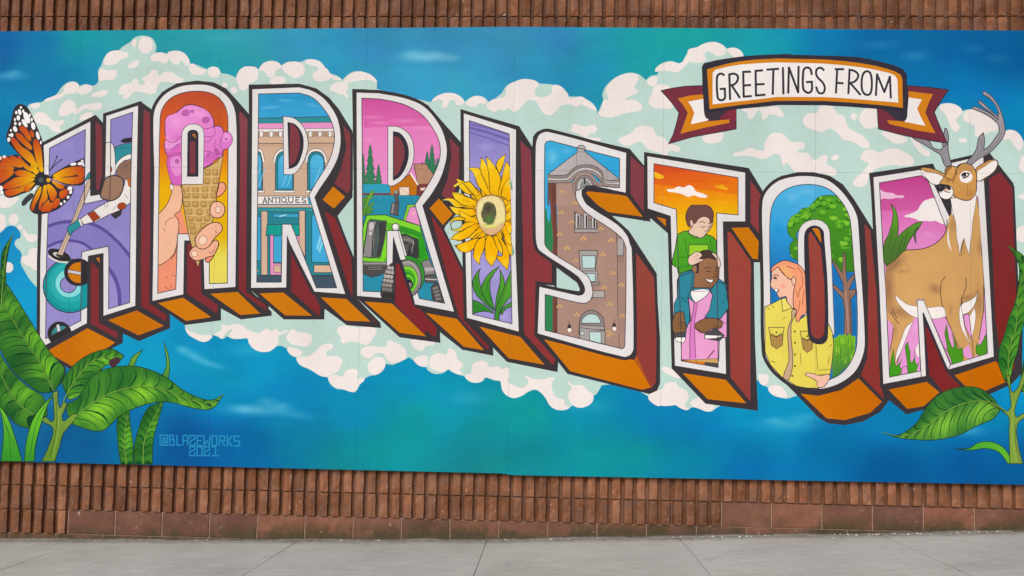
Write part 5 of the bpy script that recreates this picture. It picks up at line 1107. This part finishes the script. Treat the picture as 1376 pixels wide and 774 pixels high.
E('efe8e5', 'U 538,425 78,78', o=.8); F('2f2b30', "U 445,350 480,338 540,345 575,360 590,395 560,405 540,390 510,410 470,420 442,395", 4); E('4a4a50', 'U 470,370 14,12'); E('5a5a60', 'U 535,368 14,10'); F('d6b496', "U 545,385 560,400 520,418 510,405", 3); Ln('2f2b30', "U 520,415 555,425 580,428", 1.1); Ln('4a4044', "U 462,440 480,425 500,425", .8)
# antlers
AC = ('8f8a92', 'a39da4', 'l 1000,500 1200,200')
for s_ in ("l 740,650 700,560 640,520 560,470 500,440 475,420! 540,425 610,450 640,500 700,520! 725,490 760,460! 765,540 790,640!", "l 725,490 715,470 735,345! 750,350 765,420 760,470!",
           "l 905,625! 960,560 990,510 1010,420 1045,380! 1055,430 1050,520! 1100,480 1150,410 1175,370 1165,310! 1110,260 1040,220 955,185! 965,170 1010,180 1100,225 1160,270! 1165,210 1140,150 1090,100 1040,65 1050,45! 1100,75 1160,150 1195,230 1215,310 1220,380 1190,440 1130,510 1080,555 1010,590 950,640!", "l 1165,275! 1100,215 1040,172 1003,130 1018,120! 1062,158 1110,205 1165,250!"):
    F(AC, s_, 4, o=1.2, oc='47424a')
for s_ in ("l 700,560 740,620", "l 985,580 1030,530 1030,440", "l 1050,560 1140,470 1195,380 1190,290", "l 1000,190 1090,240 1160,290", "l 1070,70 1140,150 1180,240"): Ln('6f6972', s_, .7)
# meadow grass at its feet
for s_ in ("n 290,698! 295,600 320,470! 330,560 345,610 390,550! 370,620 395,640 370,680!", "n 440,665! 430,560 415,450 435,420! 455,500 470,590 490,480! 500,600 525,580! 505,655!", "n 795,595! 770,520 735,460! 760,480 735,360 750,270! 770,400 810,470 790,350! 830,440 845,480 875,460! 885,540 880,575!", "n 990,510! 985,460 1000,425! 1010,445 1035,420! 1050,390 1065,350! 1075,500 1020,530!"):
    F(('3f9a1c', '4f8a24', 'n 600,650 600,350'), s_, 2, clip=INNER['N'], o=.7, oc='2f5a1c')
F('df94cc', "n 385,680! 390,630 430,610! 440,668!", 2, clip=INNER['N'], o=.6)
# apex of the letter's lower gap, in front of the deer
F(FW, "n 512,80 565,80 780,600 760,642 560,185 585,692 545,700 520,220", o=.9, oc='4a4048'); F('35303a', "n 555,180 565,180 765,645 745,660 610,690 590,690"); F('7c2628', "n 578,300 595,300 745,655 850,774 800,780 612,692")
# ================================================================ butterfly
part('painted_butterfly', mural, 'orange monarch-like painted butterfly resting on the letter H')
BK = '332d33'
UP = F(BK, "V 190,45 235,40 290,70 340,150 390,260 430,360 460,450 475,600 475,768 470,830 400,830 330,720 200,580 100,470 68,410 75,350 105,270 130,170 150,90", 4)
LW = F(BK, "W -60,-60 40,-40 190,-60! 300,30 420,130 400,250 330,330 250,360 130,405 70,400 30,350 -10,290 -60,250", 4)
RU = F(BK, "W 540,190 600,130 700,70 800,20 905,-25! 905,210 890,265 820,275 700,265 600,220", 4, clip=pt("W -60,-200 912,-200 908,900 -60,900"))
RL = F(BK, "W 560,220 690,270 780,285 790,330 760,400 700,470 620,530 500,575 380,580 325,540 320,490 360,390 400,310 470,240", 4)
OG = lambda a, b_: ('ecb608', 'bf481c', f'{a} {b_}')
for s_, g_ in (("V 205,290 260,280 310,340 335,400 320,440 260,370", "400,760 230,290"), ("V 165,370 210,350 280,420 345,500 330,530 250,470", "400,760 180,360"), ("V 115,420 150,400 230,490 330,560 380,650 400,730 330,680 200,560", "400,740 140,420"), ("V 360,430 400,420 440,510 460,700 460,770 420,740 370,560", "440,760 390,430"), ("V 325,320 360,340 365,390 345,395", "420,700 340,300"), ("V 330,690 400,740 400,790 370,790", "400,740 300,560")):
    F(OG('V', g_), s_, 3, clip=UP)
for s_, g_ in (("W 5,0 60,-40 130,0 240,70 200,80 90,50", "380,160 60,-40"), ("W -40,50 20,20 120,60 150,100 60,110 -40,100", "380,160 0,40"), ("W -40,120 60,115 150,120 120,170 20,240 -40,250", "380,160 0,160"), ("W 40,270 100,230 185,185 370,195 350,230 200,290 40,310", "380,200 60,290"), ("W 60,330 200,300 370,240 330,300 230,345 130,385 70,380", "380,220 80,370"), ("W 160,130 260,110 380,165 375,185 200,175", "380,180 150,130"), ("W 190,-40 260,20 330,80 370,120 300,110 240,60", "380,140 190,-40"), ("W 250,300 350,250 330,310 290,345", "370,240 260,340"), ("W 100,-40 170,-30 240,30 260,70 190,50", "380,160 110,-40")):
    F(OG('W', g_), s_, 3, clip=LW)
for s_, g_ in (("W 570,180 620,130 720,85 820,70 890,80 850,140 800,165 700,180", "570,180 880,90"), ("W 565,195 700,190 810,180 895,190 890,230 820,260 720,255 620,225", "570,190 890,250"), ("W 830,160 870,120 905,90 905,180", "600,180 900,120")): F(OG('W', g_), s_, 3, clip=RU)
for s_, g_ in (("W 500,215 540,200 535,235 505,235", "500,210 600,300"), ("W 560,225 620,240 690,280 690,300 640,310 590,270", "520,220 720,330"), ("W 510,260 560,280 610,350 600,400 560,445 530,380 505,300", "510,240 570,450"), ("W 470,280 495,270 505,350 510,420 450,480 430,540 420,470 450,380", "480,260 430,530"), ("W 420,300 445,290 430,380 380,480 350,550 330,520 370,400", "440,280 350,540"), ("W 440,540 520,430 535,470 490,555", "480,300 460,540"), ("W 520,480 570,460 560,530 500,555", "480,300 540,540"), ("W 580,440 630,410 640,470 570,520", "500,300 610,470"), ("W 640,350 700,315 735,330 700,400 650,410", "520,240 700,370")): F(OG('W', g_), s_, 3, clip=RL)
for sp in ('V 225,75 12,15', 'V 212,125 18,34 -15', 'V 250,115 11,20', 'V 175,130 13,19', 'V 197,187 19,28', 'V 288,185 30,66 -22', 'V 265,245 20,50 -32', 'V 322,158 10,18', 'V 342,205 11,20', 'V 160,205 10,18', 'V 165,248 14,18', 'V 213,252 15,20', 'V 357,275 22,42 -12', 'V 163,308 22,32 -25', 'V 118,322 10,15', 'V 128,372 16,22', 'V 103,372 11,13', 'V 95,420 17,24', 'V 407,378 18,46 -15', 'V 440,452 9,20', 'V 45,605 20,14', 'V 5,620 10,20', 'W 12,305 20,28', 'W 22,350 18,16', 'W 790,45 34,16 -8', 'W 868,38 34,18 -8', 'W 885,8 14,10', 'W 897,58 10,12', 'W 752,305 28,22 -10', 'W 760,345 15,22 20', 'W 733,400 14,18 25', 'W 695,447 12,14', 'W 658,472 14,16', 'W 372,312 14,28 25', 'W 345,348 9,11'):
    E('f0eceb', sp)
BODY_ = F('2d3036', "W 390,270 390,215 430,180 480,150 520,165 540,185 490,235 440,265", 4); F('3a3f46', "W 240,490! 235,460 270,410 330,360 355,365 350,400 300,450 265,485", 4, o=.8); E('4a5560', 'W 440,215 30,28'); E('f0eceb', 'W 512,128 15,16'); E('f0eceb', 'W 495,148 10,9'); E('e9a81a', 'W 405,120 16,20'); E('e9a81a', 'W 520,212 20,18')
Ln(BK, "W 525,130 570,60 V 612,610", 1.1); Ln(BK, "W 540,110 600,45 V 655,640", 1.1); E(BK, 'V 612,605 10,12'); E(BK, 'V 658,638 12,8')
# ================================================================ greeting banner
part('painted_banner', mural, 'ribbon banner lettered GREETINGS FROM in the painted sky')
M1, OR2 = '74303f', 'd0801c'
F(M1, "o 50,342! 120,325 250,305! 400,300! 430,480! 430,570! 655,480! 655,650! 300,715! 110,770! 150,690 195,520! 130,430", 2, o=1.2)
F(OR2, "o 185,405! 280,380 400,370! 420,590! 600,572! 600,600! 400,640 205,688! 230,620 265,520! 230,460"); F('ece6e4', "o 268,430! 400,405! 432,580! 290,612! 305,560 318,520! 295,470")
F('3f343e', "o 380,150! 430,500! 655,478! 655,520 560,530 520,580 440,572 410,560 395,500", 2)
F(('6a2c3c', '8a3040', 'o 500,540 640,520'), "o 540,540 580,510 655,485! 655,580! 600,572! 520,572", 2)
F(M1, "l 425,0! 620,15! 765,35! 700,130 650,215! 700,340 755,465! 600,440 400,400 200,348! 190,180!", 2, o=1.2)
F(OR2, "l 435,45! 640,70! 605,140 578,215! 610,290 660,385! 500,360 290,310 268,280! 420,290!"); F('ece6e4', "l 435,95! 550,112! 512,185! 540,250 580,325! 410,292! 430,200")
F('3a343e', "l 190,178! 400,180! 395,-20! 440,0 435,200 425,270 400,290 330,270 280,220", 2)
F('33303c', "o 380,150! 400,120 600,80 800,58 1100,45 J 60,52 300,60 500,70 650,105 720,130 745,160! 748,380! 735,408 700,360! 600,345! 300,325 0,325 o 1000,455 700,485 440,512! 400,500", 2, o=.5)
F(OR2, "o 420,170! 600,120 800,92 1100,78 J 60,75 300,80 500,100 640,130 710,160 722,190! 725,340! 600,325 300,303 0,303 o 1000,420 700,455 440,490!", 2)
F('ece6e3', "o 465,200! 490,172 700,130 1000,112 J 60,96 300,102 500,122 620,145 680,165 695,190! 700,312! 500,295 300,282 0,282 o 1000,390 700,425 465,452!", 2)
GF = ["o 560,220 540,205 512,212 500,240 505,390 520,415 550,415 565,395 562,325", "o 528,328 566,325", "o 600,210 606,410", "o 600,210 640,205 668,225 665,260 640,290 606,300", "o 620,300 682,395", "o 712,190 716,390", "o 712,190 768,188", "o 714,300 768,296", "o 716,390 775,385", "o 812,182 815,380", "o 812,182 865,178", "o 814,292 878,288", "o 815,380 885,374", "o 905,172 995,165", "o 955,170 950,368", "o 1032,158 1036,365", "o 1075,358 1080,155 1155,355 1158,148",
      "o 1265,215 1255,170 1230,155 1205,165 1195,200 1195,320 1215,350 1245,358 1265,335 1265,270", "o 1225,272 1268,270", "J 302,140 285,125 265,130 258,155 270,180 295,205 305,235 295,260 272,258 258,225", "J 365,258 372,132", "J 362,132 405,132", "J 370,205 402,208", "J 432,262 438,135", "J 434,135 465,142 485,165 470,195 438,208", "J 445,210 495,268", "J 580,272 586,160", "J 586,160 625,255 655,172", "J 655,172 660,285"]
for s_ in GF: Ln('35333c', s_, 3.0 if s_[0] == 'o' else 2.9, 4 if s_.count(' ') > 4 else 0)
stroke('35333c', catmull([(*p_, False) for p_ in pt("J 530,143 510,160 503,205 508,250 528,270 550,262 558,210 550,155")], True, 4), 2.9, True)
# ================================================================ plants
def leaf(mid, left, right, nv, lo='104526', hi='78c22c', dk='0e2f1c', mw=1.6, midc='6f9a3c', seed=0, lean=.16):
    """a leaf: two ranks of ribs between the midrib and each traced edge, each rib airbrushed dark to light"""
    rr = random.Random(seed); sd = seed
    M_, L_, R_ = (pt(x, 8, False) for x in (mid, left, right))
    def at(p, t):
        d = np.r_[0, np.cumsum(np.linalg.norm(np.diff(p, axis=0), axis=1))]; d /= d[-1]
        t = min(1, max(0, t)); return np.array([np.interp(t, d, p[:, 0]), np.interp(t, d, p[:, 1])])
    outl = np.vstack([L_, R_[::-1]])
    emit([outl], colfn(lo))
    h1, h2, h3 = hx(lo), hx(hi), hx(dk)
    for side, bright, fall in ((L_, .82, .55), (R_, 1.0, .25)):
        for k in range(nv):
            a, b_ = k / nv, (k + 1) / nv
            steps = 7; inner = [at(M_, a + (b_ - a) * i / steps) for i in range(steps + 1)]
            outer = [at(side, min(1, lean * (1 - a * .6) + a * (1 - lean * .4) + (b_ - a) * i / steps)) for i in range(steps + 1)] if k else [at(side, (lean * .9 + b_ * 1.0) * i / steps) for i in range(steps + 1)]
            if k == nv - 1: outer = [at(side, 1 - (1 - (lean * (1 - a * .6) + a * (1 - lean * .4))) * (1 - i / steps)) for i in range(steps + 1)]
            A_, B_, C_, D_ = inner[0], outer[0], inner[-1], outer[-1]
            rk = rr.uniform(.82, 1.12); bow = (at(M_, min(1, b_ + .02)) - at(M_, a)) * rr.uniform(.25, .5)
            def dist(p, P_, Q_):
                d_ = Q_ - P_; u = np.clip(((p - P_) @ d_) / (d_ @ d_ + 1e-9), 0, 1)
                return np.linalg.norm(p - P_ - u[:, None] * d_, axis=1), u
            def cf(p):
                # across the rib (dark vein to light ridge) and out from the midrib
                d0, u0 = dist(p, A_, B_); d1, u1 = dist(p, C_, D_)
                s_ = d0 / (d0 + d1 + 1e-9); u = (u0 + u1) / 2
                ph = sd * 1.7; nz = .5 + .25 * np.sin(p[:, 0] * .11 + ph) + .25 * np.sin(p[:, 1] * .13 + p[:, 0] * .05 + ph * 2)
                li = np.clip(s_ / .78, 0, 1) ** .8 * np.clip((1.06 - s_) / .2, 0, 1) * .62 + .38; li = li * (bright - fall * u ** 1.3) * (.3 + .78 * nz) * rk + .06 * u
                return h1 + (h2 - h1) * np.clip(li, 0, 1)[:, None]
            fl = []
            for i in range(steps):
                prev = (inner[i], inner[i + 1])
                for j in range(1, 5):
                    w_ = j / 4; bw = bow * math.sin(math.pi * w_); nx_ = (inner[i] * (1 - w_) + outer[i] * w_ + bw, inner[i + 1] * (1 - w_) + outer[i + 1] * w_ + bw)
                    fl.append(np.array([prev[0], prev[1], nx_[1], nx_[0]])); prev = nx_
            emit(fl, cf, clip=outl)
            if 0 < k: stroke(dk, np.array([inner[0] * (1 - w_) + outer[0] * w_ + bow * math.sin(math.pi * w_) for w_ in np.linspace(0, rr.uniform(.75, 1), 6)]), 1.0, clip=outl, taper=(.9, .5))
    stroke('22381f', outl, .9, True)
    stroke(midc, M_, mw, taper=(1.3, .4)); stroke(dk, M_ + np.array((.5, .6)), .5)
part('painted_plant', mural, 'broad green painted leaves growing below the letter H')
STEM = ('5f8a2c', '78963c', 'C 260,700 320,400')
def blade(c, s_, lines=()):
    q = F(c, s_, 4, o=1, oc='22381f')
    for l_ in lines: Ln('2a5a26', l_, .7, clip=q)
    return q
BG_ = ('4aa02c', '2f7a30', 'C 100,500 100,720')
blade(('1f6a3a', '17522f', 'Q 300,100 600,500'), "Q 200,-120! 390,40 470,300 690,420 690,520 600,640 520,560 400,330")
leaf("C 290,340 220,200 130,60 60,-60 10,-160 -40,-280", "C 270,350 210,345 130,290 60,220 -10,90 -60,-60 -120,-200", "C 300,335 345,240 340,210 260,120 160,-40 60,-200 -20,-300", 13, seed=1)
leaf("C 180,470 110,420 50,340 0,240 -60,130", "C 160,545 90,520 30,460 -30,420 -120,300", "C 235,480 255,470 230,370 150,320 60,230 0,140 -40,60", 7, seed=2)
leaf("Z 10,640 20,480 35,300 60,140 105,30", "Z -60,640 -30,480 5,300 20,170 105,30", "Z 60,520 50,430 48,300 75,130 105,30", 8, seed=3, lean=.1)
for s_, ls in (("C 5,720! 20,560 0,440 -20,400! 40,480 90,620 120,720!", ("C 10,460 50,600 60,710", "C 30,520 80,640")), ("C 130,720! 145,600 190,470 300,345! 260,410 220,520 190,640 185,720!", ("C 290,352 200,500 160,700",))):
    blade(('2f8a28', '63b82c', s_.split()[0] + ' 20,700 80,480'), s_, ls)
for s_, ls in (("C 690,205! 710,160 770,118! 740,160 720,210!", ()), ("C 870,265! 895,200 880,75! 905,150 912,220 905,275!", ())): blade(('4a8a3a', '7fae3a', 'C 800,260 800,80'), s_, ls)
for (a_, b_2, c_2) in (("C 680,735 670,600 690,450", "C 650,735 635,640 635,480 690,440", "C 715,735 715,620 700,520 695,440"), ("C 770,735 780,600 870,405", "C 720,735 725,620 790,440 870,400", "C 818,735 825,600 850,500 878,405")): leaf(a_, b_2, c_2, 9, lo='124a20', hi='66b82e', seed=5, lean=.08)
leaf("C 330,430 360,360 430,250 520,170 660,155", "C 345,330 335,290 390,210 470,150 560,118 610,118 665,150", "C 370,390 420,370 490,300 560,210 590,200 640,180 665,158", 9, seed=6, lean=.1)
leaf("C 345,535 480,420 620,345 760,318 900,340 1040,395 1130,405 1200,360", "C 370,490 360,420 420,380 500,260 600,215 740,210 880,260 990,340 1090,385 1150,388 1200,360", "C 390,520 500,555 560,550 640,480 760,420 900,400 1050,435 1140,435 1200,360", 14, lo='125226', hi='8acb30', seed=7, lean=.1)
F('4a2f3a', "Q 1180,350 1290,340 1250,410 1190,420", 3)
F(STEM, "C 225,720! 270,620 285,540 225,500 245,480! 285,505 290,440 285,350! 310,340! 320,430 345,400! 360,410 335,500 390,465! 420,470 340,570 320,640 295,720!", 3, o=1, oc='2f421c')
Ln('3f5a22', "C 300,360 305,520 270,700", .8); Ln('90a84c', "C 318,450 312,560 285,700", 1)
part('painted_plant', mural, 'green painted leaves growing below the letter N')
leaf("L 1290,500 1200,445 1090,440 960,490 840,580 720,625 610,605", "L 1240,460 1200,410 1130,365 1020,362 920,400 850,470 800,550 740,600 690,620 610,605", "L 1245,490 1210,530 1120,570 1020,620 880,645 760,640 690,630 610,605", 13, lo='15502a', hi='86c43a', seed=8, lean=.1)
leaf("z 1200,600 1210,400 1230,200 1290,20 Y 1330,560 1374,400 1374,330 1245,180", "z 1170,580 1100,380 1110,230 1160,90 Y 1250,774 1300,640 1330,480 1330,330 1245,175", "z 1230,560 1260,400 1310,240 z 1330,120 Y 1400,700 1420,500 1400,300 1245,175", 12, lo='155426', hi='70b82e', seed=9, lean=.08)
blade(('3f9a2c', '5fb02c', 'L 1050,680 1300,740'), "L 1000,692! 1080,690 1130,660 1200,655 1270,690 1320,772! 1290,772! 1240,710 1170,690 1090,700")
leaf("L 1376,400 1395,300 1400,200", "L 1350,380 1360,300 1385,180 1400,150", "L 1420,400 1440,300 1430,180 1400,150", 6, seed=10)
F(STEM, "L 1300,772! 1295,600 1290,515 1190,450 1195,440! 1290,490 1300,400 1280,300! 1300,300! 1320,390 1376,270 1400,290! 1340,430 1330,520 1376,500 1400,510! 1340,560 1345,680 1370,772!", 3, o=1, oc='2f421c')
Ln('93a84c', "L 1318,440 1312,600 1335,760", 1); Ln('3f5a22', "L 1330,560 1330,660 1355,765", .8)
# ================================================================ signature
part('painted_signature', mural, 'small light blue signature and year lettered low on the mural')
SG = '2489b8'
def glyph(strokes, x0, y0, sx, sy, lean=.02):
    for s_ in strokes.split('|'):
        v_ = [tuple(map(float, t.split(','))) for t in s_.split()]
        Ln(SG, 'w ' + ' '.join(f'{x0 + a*sx + b_*0:.1f},{y0 + b_*sy + a*sx*lean:.1f}' for a, b_ in v_), 1.7, 0)
GL = {'@': "1,1 0,1 0,0 1,0 1,.75 .7,.75 .7,.3 .35,.3 .35,.75 .7,.75", 'B': "0,0 .8,0 .8,.45 0,.45|.8,.45 1,.5 1,1 0,1 0,0", 'L': "0,0 0,1 1,1", 'A': "0,1 0,0 1,0 1,1|0,.55 1,.55", 'Z': "0,.28 0,0 1,0 1,.3 0,.62 0,1 1,1 1,.72", 'E': "1,0 0,0 0,1 1,1|0,.5 .8,.5", 'W': "0,0 .1,1 .5,.5 .9,1 1,0", 'O': "0,0 1,0 1,1 0,1 0,0", 'R': "0,1 0,0 1,0 1,.5 0,.5|.4,.5 1,1", 'K': "0,0 0,1|1,0 0,.55 1,1", 'S': "1,0 0,0 0,.5 1,.5 1,1 0,1", '2': "0,.28 0,0 1,0 1,.35 0,.55 0,1 1,1 1,.7", '0': "0,0 1,0 1,1 0,1 0,0", '1': "0,0 .6,0 .6,1|.1,1 1.1,1"}
for ch, x_, wd in (('@', 122, 80), ('B', 225, 48), ('L', 302, 42), ('A', 368, 52), ('Z', 445, 50), ('E', 520, 52), ('W', 590, 66), ('O', 680, 50), ('R', 760, 55), ('K', 845, 50), ('S', 918, 56)): glyph(GL[ch], x_, 78 + (x_ - 122) * .012, wd, 105)
for ch, x_, wd in (('2', 440, 52), ('0', 518, 54), ('2', 595, 56), ('1', 680, 62)): glyph(GL[ch], x_, 202, wd, 96)
finish()
# ================================================================ litter and weeds along the foot of the wall
m, n, l, b = nodes('grit')
oi = N(n, 'ShaderNodeObjectInfo'); at = N(n, 'ShaderNodeAttribute', attribute_name='Col'); l.new(at.outputs['Color'], b.inputs['Base Color']); b.inputs['Roughness'].default_value = .9
GRIT = m
rg = random.Random(21)
V_, F_, C_ = [], [], []
def chip(x, y, r, h, col):
    z = gz(x) + .0005; k = len(V_); n_ = rg.randint(4, 6); a0 = rg.uniform(0, 6)
    for t in range(n_):
        th = a0 + t / n_ * 2 * math.pi; q = r * rg.uniform(.6, 1.1)
        V_.append((x + math.cos(th) * q, y + math.sin(th) * q * .7, z))
    for t in range(n_):
        th = a0 + t / n_ * 2 * math.pi; q = r * rg.uniform(.35, .8)
        V_.append((x + math.cos(th) * q, y + math.sin(th) * q * .7, z + h * rg.uniform(.6, 1)))
    F_.append(tuple(k + n_ + t for t in range(n_)))
    for t in range(n_): F_.append((k + t, k + (t + 1) % n_, k + n_ + (t + 1) % n_, k + n_ + t))
    C_.extend([col] * (2 * n_))
for k in range(1500):
    x = rg.uniform(-6, 5.5); y = .045 - abs(rg.gauss(0, .045)) if rg.random() < .75 else rg.uniform(-1.2, .03)
    t = rg.random(); col = (.07, .055, .04) if t < .5 else (.2, .17, .14) if t < .8 else (.42, .4, .37)
    r = rg.uniform(.0015, .006) if y > -.15 else rg.uniform(.001, .003)
    chip(x, y, r, r * .8, col)
for k in range(30): chip(rg.gauss(2.2, .8), .03 - abs(rg.gauss(0, .05)), rg.uniform(.006, .016), .006, (.62, .6, .56))
for k in range(14): chip(rg.uniform(-4.4, 4), .035 - abs(rg.gauss(0, .03)), rg.uniform(.006, .014), .006, (.6, .58, .54))
# soil packed into the angle between wall and pavement
xs_ = np.arange(-6.2, 5.6, .018); k0 = len(V_)
hh = .006; ww = .02
for x in xs_:
    hh = min(.018, max(.002, hh + rg.gauss(0, .0022))); ww = min(.06, max(.006, ww + rg.gauss(0, .006))); z = gz(x)
    V_ += [(x, .062, z + hh), (x, .046, z + hh * .8), (x, .046 - ww * .6, z + hh * .3 + .001), (x, .046 - ww, z - .001)]
    t = rg.uniform(.7, 1.25); C_ += [(.075 * t, .062 * t, .045 * t)] * 2 + [(.17 * t, .15 * t, .125 * t), (.3, .285, .26)]
for i in range(len(xs_) - 1):
    for j in range(3): a_ = k0 + i * 4 + j; F_.append((a_, a_ + 1, a_ + 5, a_ + 4))
me = mesh('grit', V_, F_); ca = me.color_attributes.new('Col', 'FLOAT_COLOR', 'POINT')
ca.data.foreach_set('color', np.array([(*c_, 1) for c_ in C_], np.float32).ravel())
o = link('grit', me, None, [GRIT]); tag(o, 'fine grit and pale paint chips strewn along the foot of the wall', 'grit', kind='stuff')
# a few blades of weed rooted in the joint
m, n, l, b = nodes('weed'); r = ramp(n, [(.3, (.05, .075, .02)), (.7, (.11, .12, .035))]); l.new(noise(n, l, 30), r.inputs[0]); l.new(r.outputs[0], b.inputs['Base Color']); b.inputs['Roughness'].default_value = .7
V_, F_ = [], []
for cx_, nb in ((3.80, 26), (3.9, 20), (-4.02, 12), (-3.1, 9), (-2.6, 8), (-3.95, 8), (.55, 5), (3.6, 8)):
    for t in range(nb):
        x = cx_ + rg.gauss(0, .03); y = .03 - abs(rg.gauss(0, .012)); z = gz(x) - .002; h = rg.uniform(.008, .035); wd = rg.uniform(.0012, .003); dx, dy = rg.gauss(0, .018), -abs(rg.gauss(0, .012)); k = len(V_)
        V_ += [(x - wd, y, z), (x + wd, y, z), (x + dx * .5 + wd * .7, y + dy * .4, z + h * .6), (x + dx * .5 - wd * .7, y + dy * .4, z + h * .6), (x + dx, y + dy, z + h)]
        F_ += [(k, k + 1, k + 2, k + 3), (k + 3, k + 2, k + 4)]
o = link('weeds', mesh('weeds', V_, F_), None, [m]); tag(o, 'tiny green weeds sprouting where the wall meets the pavement', 'weeds', kind='stuff')
for P in PARTS:
    if P.name in ('painted_wisps', 'painted_clouds'): P.obj['kind'] = 'stuff'
